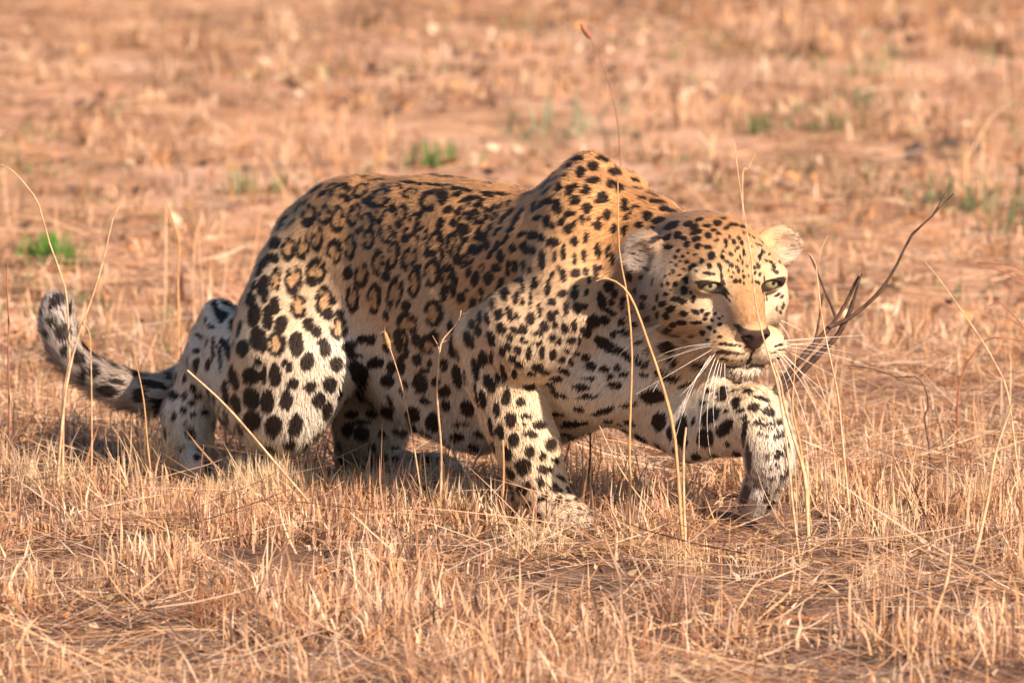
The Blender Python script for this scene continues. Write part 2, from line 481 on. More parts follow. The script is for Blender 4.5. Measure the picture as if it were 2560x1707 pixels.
# foreleg, breast
marks(1100, 800, .3507, 's', """215 140 30 62 -20;315 265 33 52;370 265 16 38;365 130 25 52 -20;455 365 14 52 -20;415 410 19 33 -10;355 450 36 62 -25;
470 545 29 56 10;530 380 20 33;405 635 25 48;575 585 32 26 10;505 710 36 48 10;610 685 35 20;600 745 16 11;710 745 47 31 -5;430 790 29 48;525 850 36 47;
645 810 52 23 10;790 880 36 42 -10;640 935 34 42 15;730 965 24 30 10;815 1000 27 20 20;480 950 28 52 -20;590 1035 54 48 30;580 1080 30 26;
750 1060 50 26 10;715 1150 25 37;630 1165 21 28;665 1200 14 19;860 1125 36 15 35;815 1195 26 36 -20;865 1220 15 11;580 1210 36 32 30;525 1270 14 19;
730 1265 46 22 -30;845 1285 28 36 30;910 1215 16 26 -20;915 1290 20 13 20;970 1280 24 15 30;620 1320 30 18 -25;570 1320 16 20;905 1325 20 9 10;
850 1340 13 7;1000 1350 28 7 20;1060 1340 18 9 30;920 1425 7 36 -15;985 1430 7 38 -20;950 1440 5 28 -15;860 1430 7 28;1040 1420 5 23 -20;
255 350 22 75 -10;310 560 22 66 -10;260 530 12 75 -10;365 760 14 66 -15;500 1090 22 46 -30;240 30 23 28;270 80 20 33 -10;440 60 28 36 -20;
500 120 23 23;530 75 28 18;595 60 26 33 -20;600 140 38 17 20;695 160 38 14 -15;705 95 28 18;745 50 30 28;490 185 30 26 20;555 215 26 26;
445 225 20 33;515 265 28 22;635 235 20 48;560 310 38 20 30;725 220 20 43 10;805 245 26 36;875 275 22 23;910 210 20 16;935 295 20 20;980 235 18 16;
850 150 23 23;940 135 28 23;800 120 28 23 -20;885 55 18 33;955 40 18 33;1040 75 33 38 -30;995 145 16 33;1035 265 30 23;1075 325 40 26;1175 345 33 23;
1265 335 26 20;1215 400 28 22;700 330 40 26 10;740 362 46 14 10;655 375 28 16;880 355 42 20 10;830 415 42 18;640 480 42 22 10;790 465 38 18 20;
1060 415 52 12;1005 475 55 20 5;1055 540 68 13 -5;850 530 62 18 20;1180 170 80 40 30;1300 225 55 28 30;1370 270 45 18;1410 155 42 12;1235 105 24 22 30;
1320 80 36 18 10;1245 460 46 22;1310 385 36 18;1445 300 42 20;1450 385 33 16;1480 215 28 18;1165 645 80 20 -20;960 730 85 26 -5;830 665 55 16;
1500 530 75 18 -5;1350 600 60 16 -10""")
# lifted foreleg; two marks along the elbow's lower edge paint its shade
marks(1600, 850, .3189, 's', """765 330 40 17 5;745 400 17 13;850 405 36 21 10;650 420 38 52 10;755 485 32 44 20;955 460 58 16 15;890 525 44 29 -15;
1005 560 46 31 10;790 550 33 20 -10;680 555 24 17;555 595 76 44 -45;670 680 74 38 -50;425 635 13 34 20;545 395 24 19;495 490 24 17;820 600 30 16 -30;
920 640 52 15 -25;980 660 58 13 -5;1085 640 31 21 30;1000 692 52 7;830 660 23 38 20;815 740 16 85 5;330 720 44 120 5;510 770 60 66;685 810 18 26;
945 740 22 9 10;1000 755 19 9 10;1075 755 33 18 -40;1115 735 13 24 -30;1145 765 8 24 -20;1150 820 18 14 30;1090 880 33 16 35;1140 880 12 43 -20;
1025 880 17 7;995 915 19 21 -10;1070 918 22 29 -30;965 995 15 7;1015 1000 17 9 10;1075 990 28 11 30;1150 1030 10 43;1100 1060 11 24;970 1060 72 8 20;
1030 1075 28 12;1130 1075 7 28 10;910 1095 55 7 20;910 1135 26 9;975 1155 19 14 20;1090 1165 24 7 10;150 640 45 65;235 730 22 55;
225 50 55 36 10;30 185 33 23;150 240 38 20;240 290 74 28 10;100 440 84 54;350 350 55 13 -20;440 170 56 28 20;260 150 36 34 10""")
# flank, haunch
marks(550, 400, .3189, 'r', """700 430 66 88;820 430 53 88 5;925 460 64 112 3;1060 430 50 105 20;1160 490 60 88 10;1255 295 112 76 -30;1265 430 46 92 15;
940 240 95 58 -30;1110 240 84 52 -35;1315 580 70 84 -20;1430 420 50 86 25;1510 520 54 125 25;1590 580 53 72 20;1680 310 122 80 -30;1690 650 68 125 25;
1490 770 62 108 15;1500 260 72 42 -20;1175 620 54 92 10;770 620 52 106 5;655 690 58 106 3;540 700 62 106;905 715 66 106;1030 680 52 106 5;1240 800 52 115 5;
1365 740 56 124 10;755 870 82 112 10;580 940 76 124 5;440 930 42 105 10;1120 900 60 105;1380 1040 68 155 12;1530 960 62 125 5;1670 880 68 125 15;
1790 920 55 106 15;1850 650 76 115 15;820 1110 76 132;2050 430 74 84 20;1215 1080 58 130 5;1050 1080 56 125;1470 1285 84 106 -10;1680 1200 86 112;
620 1150 72 100 -10;445 1440 84 96;930 1320 76 92 10;1430 1440 64 125 -10;1640 1440 78 84;1930 470 48 80 30;2050 640 60 90 30;1960 760 50 80 25;
1350 200 90 26 5;1800 220 90 24 8;2000 330 70 30 -25""")
marks(550, 400, .3189, 's', """480 530 36 30 -30;690 490 42 36;440 650 36 42 20;430 770 33 38;320 850 27 66 20;370 790 22 56 25;410 640 17 55 20;240 1090 33 52 20;
270 990 20 43 20;340 980 35 76 15;360 1070 29 52 10;435 1140 35 64;270 1210 42 90 10;380 1240 40 82 5;480 1290 46 66 25;305 1400 56 82 -5;
695 1290 40 50;760 1345 37 44 -10;600 1440 50 88;155 1320 23 66 10;100 1290 17 48 10;60 1470 26 56 -10;180 1470 42 56 30;110 1420 18 23;
850 1210 40 43 20;890 1100 28 33;940 1210 33 36;1130 1400 38 33;800 1430 33 28;830 1490 33 50 10;1190 1400 36 38 20;1000 1460 55 34 -20;
1555 850 28 43;1310 910 33 38;1465 1140 33 38;1905 550 40 43 -20;1800 390 43 28 -20;1640 730 33 33;1410 510 26 28;1470 615 33 26 -30;
1870 780 33 43 10;1320 840 22 36;2010 930 28 56 10;2110 920 40 46;1940 1020 23 18;1895 1080 30 38;720 955 40 36;
500 470 50 16 -45;560 500 50 14 -45;820 260 50 18 -30;880 200 50 14 -20;1240 160 70 12 0;1500 180 90 12 5;1700 200 80 12 6;1900 230 70 12 6;2100 260 60 12 5;
1010 310 26 30 20;1360 380 28 36 20;1590 420 22 40 30;1740 500 22 44 30;1930 310 44 16 -30;1150 330 26 22;1090 560 18 24""")
marks(50, 700, .3189, 's', """1680 760 40 92 -15;1615 880 24 92 -8;1815 750 60 62 30;1915 740 22 66;2005 745 42 82;2080 640 23 33;2110 680 28 38 -20;2140 810 43 48 20;
1815 925 56 80 -10;1940 950 46 90 5;1700 970 36 70 -10;1820 1100 60 70 -10;2090 940 43 72;1990 1140 56 80 5;2160 1130 46 80 20;1640 560 26 70 -5;
1580 620 17 92;1520 540 12 92 5;1750 540 40 56 20;1870 640 32 33;1555 260 22 70 -15;1625 190 46 11 25;1590 280 42 32 -30;1500 365 33 18 20;1465 320 11 28;
1390 555 26 23;1385 670 23 56 5;1480 660 23 46 10;1300 760 16 33 10;1360 840 23 38 -10;1290 905 26 26;1200 900 38 33 -20;1350 955 28 28;1400 900 26 26;
1215 1060 20 26;1285 1010 23 28;1360 1050 28 23;1300 1120 18 18;1450 1030 28 28;1530 930 26 55;1420 440 30 14 30;1470 480 14 40 10;
1050 820 95 26 8;950 900 50 56;1100 975 76 42 10;710 860 74 34 15;780 800 60 17 10;600 720 42 56;515 760 26 70;460 620 48 56 -20;345 420 62 66 20;
300 180 80 46 -30;380 225 16 60;260 330 40 30 0;350 575 28 46""")
marks(700, 800, .3188, 's', """620 420 62 86 -25;760 330 52 42;440 340 46 54;530 225 44 30;570 275 46 24;390 500 54 54 20;300 620 46 54 30;360 700 36 64 20;
215 320 46 68 20;235 520 46 36 -25;340 180 34 36;355 240 34 40 10;880 365 33 46;930 160 30 76 -10;995 215 20 50;1085 310 33 46;1140 390 40 20;1180 340 26 28;
950 360 33 64 -10;1395 440 38 85 -10;1290 350 28 46;1230 480 33 33;1300 555 46 42 -10;1110 490 46 72 -20;1360 210 34 76 5;1210 130 44 46;
1060 720 56 50 30;1210 790 56 64;1480 680 54 54 20;1400 890 46 36;1150 620 46 20 10;1310 660 38 36;1440 790 64 16;1580 860 52 22 5;940 880 56 32 10;
850 470 50 44;530 860 42 52;640 890 54 54 10;850 700 54 54;800 900 36 28;640 800 72 18;720 730 46 33;560 740 50 30;900 1000 38 14 5;900 1090 28 28;
820 1080 28 23;1060 160 20 50 -10;1110 190 22 36;1080 130 30 30""")
# dark lines of the face: eye rims, tear lines, lips
marks(1500, 500, .3188, 'k', """940 530 17 34 -15;952 590 11 34 -12;962 640 14 30 -14;965 700 17 32 -28;985 745 11 34 -28;1012 785 7 18 -35;935 712 22 24;1402 668 24 15 0;1312 690 8 26;1285 620 8 26;945 1285 30 9 20;1010 1306 60 8 5;1100 1313 68 6 -4;1190 1296 44 5 -15;
1275 1300 28 5 40;1300 760 6 40 -5""")
marks(1500, 500, .3188, 'k', """1500 380 34 3 8;1470 430 26 3 10;1540 350 20 2 10;260 420 50 5 20;300 470 44 5 25;340 400 40 4 15;370 540 36 12 30;330 600 22 20 0;280 500 30 4 20;
420 640 10 30 0""")
marks(1600, 850, .3189, 'p', """825 1220 32 84 5;858 960 18 92 3;842 870 12 64""")

MK = []
for (u, v, a, b, ang, kind) in MARKS:
    if kind == 'r':
        a, b = a * .90, b * .90
    if kind == 's' and not (u > 1630 and v < 900):
        a, b = (a * 1.10, b * 1.10) if u > 1130 else (a * 1.10, b * 1.08)
    if kind == 's' and u > 1630 and v < 900:
        a, b = a * 1.2, b * 1.28
    h = hit(u, v)
    if h is None:
        continue
    P, n, d = h
    s = PX(P[1])
    ea = (math.cos(ang) * VX + math.sin(ang) * VDN) * a * s
    eb = (-math.sin(ang) * VX + math.cos(ang) * VDN) * b * s
    B = []
    dn = min(-.30, float(d @ n))
    for e in (ea, eb):
        e2 = e - d * float(e @ n) / dn
        e2 = e2 - n * float(e2 @ n)
        L = np.linalg.norm(e2) / np.linalg.norm(e)
        if L > 2.4:
            e2 = e2 * 2.4 / L
        B.append(e2)
    B = np.stack(B, 1)
    MK.append((P, n, np.linalg.pinv(B), max(np.linalg.norm(B[:, 0]), np.linalg.norm(B[:, 1])), kind))

# the side away from the camera: spots and rosettes of its own
def sample_surface(V, Fq, n, rg, wf=None):
    a = np.linalg.norm(np.cross(V[Fq[:, 2]] - V[Fq[:, 0]], V[Fq[:, 3]] - V[Fq[:, 1]]), axis=1) / 2
    if wf is not None:
        a = a * wf
    c = np.cumsum(a)
    fi = np.searchsorted(c, rg.random(n) * c[-1])
    fi = np.minimum(fi, len(Fq) - 1)
    s, t = rg.random(n)[:, None], rg.random(n)[:, None]
    q = Fq[fi]
    w = [(1 - s) * (1 - t), s * (1 - t), s * t, (1 - s) * t]
    P = sum(w[i] * V[q[:, i]] for i in range(4))
    N = sum(w[i] * BN[q[:, i]] for i in range(4))
    return P, N / (np.linalg.norm(N, axis=1)[:, None] + 1e-9), c[-1]

cp_ = np.array(cam.location)
CP, CN, AREA = sample_surface(BV, BF, 5000, rng)
taken = [m[0] for m in MK]
tr = [m[3] for m in MK]
TA, TR = np.array(taken), np.array(tr)
auto = []
AP = np.zeros((0, 3)); AR = np.zeros(0)
for P, n in zip(CP, CN):
    vis = float((cp_ - P) @ n) / 18.0
    dh = HM.T @ (P - HC)
    face = np.linalg.norm(dh) < .15 or (np.linalg.norm(dh) < .22 and dh[1] > .05)
    if abs(dh[0]) > .09 and dh[2] > -.03 and np.linalg.norm(dh) < .19:
        continue
    if face and vis > .1:
        continue
    if vis > .25 and P[2] > .14:
        gap = .0055 if P[0] < .06 else .009
    else:
        gap = .004
    torso = P[2] > .26 and -.42 < P[0] < .1 and P[1] > -.05
    r = random.uniform(.022, .030) if torso and vis < -.15 else random.uniform(.007, .014)
    if face:
        r *= .6
    if np.min(np.linalg.norm(TA - P, axis=1) - TR * .9) < r + gap:
        continue
    if len(AP) and np.min(np.linalg.norm(AP - P, axis=1) - AR) < r + .004:
        continue
    t1 = np.cross(n, (0, 0, 1.0)); t1 /= np.linalg.norm(t1) + 1e-9
    t2 = np.cross(n, t1)
    B = np.stack([t1 * r * random.uniform(.7, 1), t2 * r], 1)
    auto.append((P, n, np.linalg.pinv(B), r, 'r' if torso and vis < -.15 else 's'))
    AP = np.vstack([AP, P]); AR = np.append(AR, r)
MK += auto
print("marks", len(MK), "auto", len(auto), "area", AREA)

TAN, ORANGE, CREAM, WHITE, GREY = (.68, .375, .170), (.72, .35, .125), (.82, .645, .46), (.82, .76, .67), (.42, .38, .36)
TN2 = (.62, .35, .165)
BASE = [(900, 470, TAN), (1100, 480, TAN), (1250, 500, TAN), (1000, 560, TAN), (1200, 600, TAN), (760, 520, TAN), (850, 560, TAN),
        (1470, 430, TAN), (1400, 520, TAN), (1540, 460, TAN), (1500, 600, ORANGE), (1560, 560, ORANGE), (1480, 680, TAN), (1620, 540, TAN),
        (1380, 660, (.66, .46, .28)), (1350, 600, (.62, .42, .24)), (1300, 560, TAN), (1250, 700, TAN), (1250, 800, (.66, .44, .26)),
        (1000, 750, (.66, .44, .26)), (900, 680, (.66, .42, .235)), (1050, 880, (.66, .52, .38)), (1000, 1000, WHITE), (1150, 1040, WHITE),
        (1100, 950, (.6, .5, .38)), (700, 600, (.62, .44, .25)), (740, 720, (.66, .48, .30)), (640, 780, CREAM), (760, 820, CREAM), (700, 900, CREAM),
        (650, 980, CREAM), (740, 1000, WHITE), (620, 860, CREAM), (700, 1080, WHITE), (560, 770, WHITE), (540, 850, WHITE), (470, 1000, WHITE), (450, 1100, WHITE),
        (350, 960, (.44, .36, .30)), (200, 910, (.42, .35, .31)), (140, 800, (.50, .46, .44)), (150, 870, (.36, .30, .27)), (270, 940, (.40, .33, .28)), (640, 680, (.6, .5, .38)), (700, 560, (.6, .44, .26)), (830, 900, WHITE),
        (1200, 880, CREAM), (1230, 960, CREAM), (1300, 1050, CREAM), (1350, 1150, CREAM), (1320, 900, CREAM), (1380, 1230, CREAM), (1450, 1280, (.55, .48, .42)),
        (1300, 1000, CREAM), (1400, 860, (.62, .5, .36)), (1450, 950, WHITE), (1450, 780, (.60, .46, .32)), (1550, 850, (.7, .62, .52)), (1550, 950, WHITE), (1600, 1000, WHITE), (1500, 1040, WHITE),
        (1680, 1080, WHITE), (1780, 1040, WHITE), (1850, 1000, CREAM), (1900, 1040, CREAM), (1930, 1120, WHITE), (1920, 1180, WHITE), (1900, 1250, GREY), (1890, 1215, (.55, .5, .46)),
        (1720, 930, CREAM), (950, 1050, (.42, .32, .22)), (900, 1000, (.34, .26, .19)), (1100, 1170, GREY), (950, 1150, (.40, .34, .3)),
        # head
        (1640, 600, TN2), (1700, 570, TN2), (1760, 560, TN2), (1820, 570, TN2), (1700, 640, TN2), (1760, 620, TN2), (1840, 600, (.60, .38, .20)), (1860, 640, (.64, .43, .24)), (1900, 640, (.66, .47, .29)), (1920, 660, (.66, .48, .30)),
        (1800, 650, (.66, .50, .32)), (1680, 700, TAN), (1720, 740, (.62, .42, .22)), (1700, 790, (.64, .46, .26)), (1720, 830, (.70, .58, .44)), (1760, 800, CREAM), (1790, 760, CREAM), (1745, 735, (.68, .52, .34)), (1830, 700, (.64, .43, .23)),
        (1780, 690, (.66, .52, .36)), (1775, 745, WHITE), (1800, 775, WHITE), (1860, 690, (.56, .35, .18)), (1880, 730, (.50, .285, .14)), (1880, 780, (.44, .25, .13)), (1900, 750, (.50, .29, .15)), (1890, 810, (.52, .31, .17)), (1870, 755, (.46, .265, .135)), (1840, 790, (.52, .32, .17)), (1840, 830, (.58, .38, .21)), (1900, 820, (.60, .38, .21)), (1860, 810, (.56, .34, .18)),
        (1930, 690, CREAM), (1940, 740, (.72, .60, .47)), (1945, 780, (.72, .60, .48)), (1930, 820, (.62, .42, .24)), (1820, 870, (.64, .46, .28)), (1800, 890, (.66, .44, .26)), (1860, 890, WHITE), (1850, 870, CREAM), (1925, 880, WHITE), (1945, 860, CREAM),
        (1870, 932, (.56, .50, .45)), (1840, 934, (.56, .50, .45)), (1950, 640, (.60, .50, .42)), (1965, 612, (.54, .47, .43)), (1985, 590, (.58, .52, .48)), (1935, 620, TAN), (1680, 860, WHITE), (1660, 740, (.62, .46, .28)),
        (1600, 600, (.52, .45, .40)), (1572, 630, (.56, .49, .44)), (1600, 640, (.30, .24, .21)), (1622, 655, (.12, .09, .075)), (1608, 680, (.12, .09, .075)), (1590, 690, (.3, .25, .22)), (1990, 600, (.62, .55, .50)), (1975, 650, (.50, .42, .38)), (2010, 620, (.64, .58, .54)), (1650, 680, WHITE), (1640, 700, WHITE)]  # ears; the darkest values put the cup's inner shade into the coat colour
bp, bc, bs = [], [], []
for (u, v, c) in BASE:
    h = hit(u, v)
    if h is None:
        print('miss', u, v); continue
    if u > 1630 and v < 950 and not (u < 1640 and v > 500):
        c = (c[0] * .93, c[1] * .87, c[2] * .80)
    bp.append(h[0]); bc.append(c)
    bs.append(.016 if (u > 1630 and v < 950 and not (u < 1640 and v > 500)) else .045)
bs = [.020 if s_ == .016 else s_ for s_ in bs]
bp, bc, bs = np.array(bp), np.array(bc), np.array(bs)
# hidden side: tan back, pale underside
hid = [(-.3, .62, .55, TAN), (-.1, .5, .5, TAN), (0, .3, .48, TAN), (.2, .1, .45, TAN), (-.1, .55, .35, (.6, .42, .24)), (.1, .35, .33, (.6, .42, .24)),
       (0, .25, .14, WHITE), (-.2, .5, .15, WHITE), (.2, .05, .2, WHITE), (-.35, .5, .25, CREAM)]
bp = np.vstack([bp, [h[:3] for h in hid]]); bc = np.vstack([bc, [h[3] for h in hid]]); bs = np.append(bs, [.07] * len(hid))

def coat(P, N):
    """colour of the coat at surface points"""
    out = np.zeros((len(P), 3), dtype=np.float64)
    W = np.zeros(len(P))
    for p, c, s in zip(bp, bc, bs):
        d2 = ((P - p) ** 2).sum(1)
        w = np.exp(-d2 / (2 * s * s)) / s + 1e-9 / (d2 + 1e-4)
        out += w[:, None] * np.array(c); W += w
    out /= W[:, None]
    nz = vnoise(P, 60, 3)[:, None] * .05 + vnoise(P, 260, 4)[:, None] * .05
    out *= 1 + nz
    wx = np.stack([vnoise(P, 120, 21), vnoise(P, 120, 22), vnoise(P, 120, 23)], 1) * .0016
    wx += np.stack([vnoise(P, 420, 31), vnoise(P, 420, 32), vnoise(P, 420, 33)], 1) * .0009
    Q = P + wx
    dark = np.zeros(len(P)); warm = np.zeros(len(P)); nosec = np.zeros(len(P))
    order = np.argsort(P[:, 0]); xs = P[order, 0]
    ring_n = vnoise(P, 55, 9)
    dkc = np.full((len(P), 3), (.020, .013, .011))
    for (p, n, Bi, r, kind) in MK:
        R = r * 1.35 + .004
        a, b = np.searchsorted(xs, (p[0] - R, p[0] + R))
        ii = order[a:b]
        w = Q[ii] - p
        m = (np.abs(w[:, 1]) < R) & (np.abs(w[:, 2]) < R) & ((N[ii] @ n) > .15)
        ii, w = ii[m], w[m]
        if not len(ii):
            continue
        q = w @ Bi.T
        rr = np.hypot(q[:, 0], q[:, 1])
        soft = min(.35, .0018 / r + .04)
        if kind == 'r':
            th = np.arctan2(q[:, 1], q[:, 0])
            ph = (p[0] * 917 + p[2] * 631) % 6.28
            gap = np.sin(th * 2 + ph) + .7 * np.sin(th * 3 + ph * 2.3)
            inner = .50 - .22 * np.clip(gap, -1, .8)
            e = np.clip((1.10 - rr) / (soft + .05) + .5, 0, 1) * np.clip((rr - inner) / .14 + .5, 0, 1)
            e *= np.clip((1.25 - gap) / .25, 0, 1)
            warm[ii] = np.maximum(warm[ii], np.clip((.9 - rr) / .2, 0, 1))
        else:
            e = np.clip((1.10 - rr) / soft + .5, 0, 1)
        dark[ii] = np.maximum(dark[ii], e)
        if kind == 'p':
            dkc[ii] = (.13, .10, .095)
    out = out * (1 - warm[:, None] * .75) + np.array((.56, .32, .14)) * warm[:, None] * .75
    # nose leather, in the head's frame
    L = (P - HC) @ HM / HS
    hyp_ = np.linalg.norm(L, axis=1)
    tz = np.clip((-.005 - L[:, 2]) / .038, -.2, 1)
    hw_ = .0275 * np.sqrt(np.clip(1 - tz * 1.06, 0, 1)) * (tz > -.03) + .0018 * (tz < .98)
    nosek = np.clip((hw_ - np.abs(L[:, 0])) / .002 + .5, 0, 1) * (L[:, 1] > .145) * np.clip((-.0035 - L[:, 2]) / .002, 0, 1) * (L[:, 2] > -.062)
    ex = (np.abs(L[:, 0]) - .0525)
    ez = L[:, 2] - .0296 - ex * .17
    er = np.hypot(ex / .0228, ez / np.where(ez > 0, .0112, .0104))
    rim = np.clip((er - .72) / .1, 0, 1) * np.clip((np.where(ez > 0, 1.18, 1.06) - er) / .12, 0, 1) * (L[:, 1] > .055)
    inside = (er < .8) * (L[:, 1] > .055)
    dark = np.maximum(dark, np.maximum(rim, inside))
    lz = -.0705 - .30 * np.abs(L[:, 0]) + .0095 * np.clip((np.abs(L[:, 0]) - .028) / .022, 0, 1.4)
    lip = np.clip(1.4 - np.abs(L[:, 2] - lz) / .0026, 0, 1) * (np.abs(L[:, 0]) < .060) * (L[:, 1] > .085)
    dark = np.maximum(dark, lip * .9)
    nosek = np.maximum(nosek, (np.abs(L[:, 0]) < .0022) * (L[:, 1] > .15) * (L[:, 2] > -.073) * (L[:, 2] < -.03))
    dark = np.clip(dark, 0, 1) * .985
    br = np.exp(-(L[:, 0] / .035) ** 2) * (L[:, 1] > .07) * (hyp_ < .25)
    out = out * (1 - br[:, None] * np.clip(vnoise(P, 260, 77) - .1, 0, 1)[:, None] * .45)
    fleck = 1 + vnoise(P, 500, 8)[:, None] * .3
    out = out * (1 - dark[:, None]) + dkc * fleck * dark[:, None]
    out = out * (1 - nosek[:, None]) + np.array((.046, .026, .023)) * nosek[:, None]
    nb = np.clip((np.hypot((np.abs(L[:, 0]) - .0145) / .010, (L[:, 2] + .018) / .006) < 1) * (L[:, 1] > .15), 0, 1)
    out = out * (1 - nb[:, None]) + np.array((.02, .012, .01)) * nb[:, None]
    return np.clip(out, .008, .95)

_t = time.time()
BC = coat(BV, BN)
print("coat", round(time.time() - _t, 1))

# direction the fur lies in: u v du dv
FLOW = [(1890, 780, 0, -1), (1860, 690, -.2, -1), (1830, 620, -.4, -1), (1780, 570, -.9, -.3), (1680, 780, -1, .3), (1740, 770, -1, .15), (1700, 840, -.9, .6), (1820, 880, -1, .25),
        (1945, 875, 1, .2), (1950, 770, 1, .1), (1870, 935, -.2, 1), (1900, 660, .4, -1), (1700, 640, -1, -.1), (1640, 560, -1, -.15), (1470, 450, -.7, .1), (1400, 600, -.5, .8), (1530, 600, -.7, .6), (1500, 850, -.3, 1), (1600, 950, -.3, 1),
        (1250, 950, -.1, 1), (1320, 1150, .2, 1), (1440, 1290, 1, .6), (1000, 480, -1, 0), (1200, 600, -1, .4), (1000, 750, -.8, .6), (1050, 1000, -.6, .8), (730, 700, -.5, .9), (700, 950, -.2, 1), (820, 960, .3, 1),
        (560, 800, -.4, .6), (470, 1000, -.2, 1), (330, 970, -1, -.1), (160, 850, -.3, -1), (1750, 1020, -.3, 1), (1900, 1020, .3, .9), (1930, 1120, 0, 1), (1890, 1250, -.1, 1), (930, 1050, 0, 1), (1090, 1170, 1, .2), (700, 560, -.8, .6),
        (1600, 640, -.9, .1), (1985, 620, 1, -.3), (1660, 700, -.5, .8)]
fp, fv = [], []
for (u, v, a, b) in FLOW:
    h = hit(u, v)
    if h is None:
        continue
    e = a * VX + b * VDN
    e = e - h[1] * float(e @ h[1])
    fp.append(h[0]); fv.append(e / np.linalg.norm(e))
fp, fv = np.array(fp), np.array(fv)

def flow(P, N):
    out = np.zeros_like(P)
    for p, v in zip(fp, fv):
        out += v / (((P - p) ** 2).sum(1)[:, None] ** 1.5 + 1e-6)
    out -= N * (out * N).sum(1)[:, None]
    return out / (np.linalg.norm(out, axis=1)[:, None] + 1e-9)
# ------------------------------------------------------------------ materials of the leopard
def fur_mat(name, rough, trans=0.0):
    m, nt, b = material(name)
    a = nt.nodes.new('ShaderNodeAttribute'); a.attribute_name = 'tint'
    nt.links.new(a.outputs['Color'], b.inputs['Base Color'])
    b.inputs['Roughness'].default_value = rough
    b.inputs['Specular IOR Level'].default_value = .25
    return m
M_SKIN = fur_mat('coat_skin', .75)
M_FUR = fur_mat('coat_fur', .55)

leopard = bpy.data.objects.new('leopard', None)
leopard.location = (0, 0, 0)
col.objects.link(leopard)
tag(leopard, 'spotted leopard stalking low through dry grass with one forepaw lifted', 'leopard')
body = np_mesh('body', BV, BF, M_SKIN, leopard, cols=BC)

# hair: one thin blade per strand, lying along the flow
def make_hair(n, name, seed):
    rg = np.random.default_rng(seed)
    fc = BV[BF].mean(1)
    dh = (fc - HC) @ HM
    hd = np.linalg.norm(dh, axis=1)
    wf = np.where(hd < .16, 2.6, 1.0)
    P, N, _ = sample_surface(BV, BF, n, rg, wf)
    D = flow(P, N)
    L = (P - HC) @ HM
    hdist = np.linalg.norm(L, axis=1)
    headw = np.clip((.19 - hdist) / .06, 0, 1)
    muz = np.clip((L[:, 1] - .06) / .05, 0, 1) * headw
    length = .0125 * (1 - headw) + .0085 * headw
    length = length * (1 - muz * .55)
    below = np.clip((.24 - P[:, 2]) / .1, 0, 1) * np.clip((-N[:, 2] + .1), 0, 1) * (P[:, 1] > .02)
    length = length + .012 * below
    throat = np.clip((.12 - np.abs(L[:, 0])) / .04, 0, 1) * (L[:, 2] < -.06) * (hdist < .2) * (L[:, 1] < .1)
    length = length + .010 * throat
    length = length + .009 * np.clip((-.50 - P[:, 0]) / .1, 0, 1)
    paw = (P[:, 2] < .06)
    length = np.where(paw, length * .7, length)
    # ears carry long pale hair inside
    ear = (np.abs(L[:, 0]) > .098) & (L[:, 2] > -.02) & (np.abs(L[:, 1] + .04) < .05)
    eyez = (np.hypot((np.abs(L[:, 0]) - .0525) / 1.25, L[:, 2] - .030) < .017) & (L[:, 1] > .05)
    nose = (np.hypot(L[:, 0] / 1.6, L[:, 2] + .017) < .017) & (L[:, 1] > .145)
    length = np.where(ear, length * 1.35, length)
    length = np.where(eyez, .002, length)
    length = np.where(nose, .0006, length)
    length = length * (.7 + .6 * rg.random(n))
    clump = np.stack([vnoise(P, 110, 41), vnoise(P, 110, 42), vnoise(P, 110, 43)], 1)
    D = D + clump * .35 + rg.normal(0, .16, (n, 3))
    D -= N * (D * N).sum(1)[:, None]
    D /= np.linalg.norm(D, axis=1)[:, None] + 1e-9
    lift = .24 + .24 * rg.random(n) + .25 * below + .1 * ear
    T = D * np.cos(lift)[:, None] + N * np.sin(lift)[:, None]
    S = np.cross(T, N); S /= np.linalg.norm(S, axis=1)[:, None] + 1e-9
    C = coat(P + T * (length * .45)[:, None], N)
    w = (.00058 - .00023 * headw)[:, None]
    A = P - S * w - N * .0008
    B = P + S * w - N * .0008
    mid = P + T * (length * .55)[:, None]
    E = P + (T * .96 - N * .12) * length[:, None]
    V = np.stack([A, B, mid + S * w * .75, mid - S * w * .75, E], 1).reshape(-1, 3)
    k = np.arange(n)[:, None] * 5
    quads = k + np.array((0, 1, 2, 3)); tris = k + np.array((3, 2, 4))
    jit = (1 + rg.normal(0, .15, n))[:, None]
    C = np.clip(C * jit, .006, .95)
    Ct = np.clip(C * 1.25 + .015, 0, 1)
    cols = np.stack([C * .9, C * .9, C, C, Ct], 1).reshape(-1, 3)
    o = np_mesh(name, V, [quads, tris], M_FUR, leopard, cols=cols)
    nn = np.repeat((N * .9 + T * .1), 5, axis=0)
    nn /= np.linalg.norm(nn, axis=1)[:, None]
    o.data.normals_split_custom_set_from_vertices(nn.astype(np.float32))
    o['kind'] = 'stuff'
    return o
_t = time.time()
make_hair(NHAIR, 'fur', 5)
print("hair", round(time.time() - _t, 1))

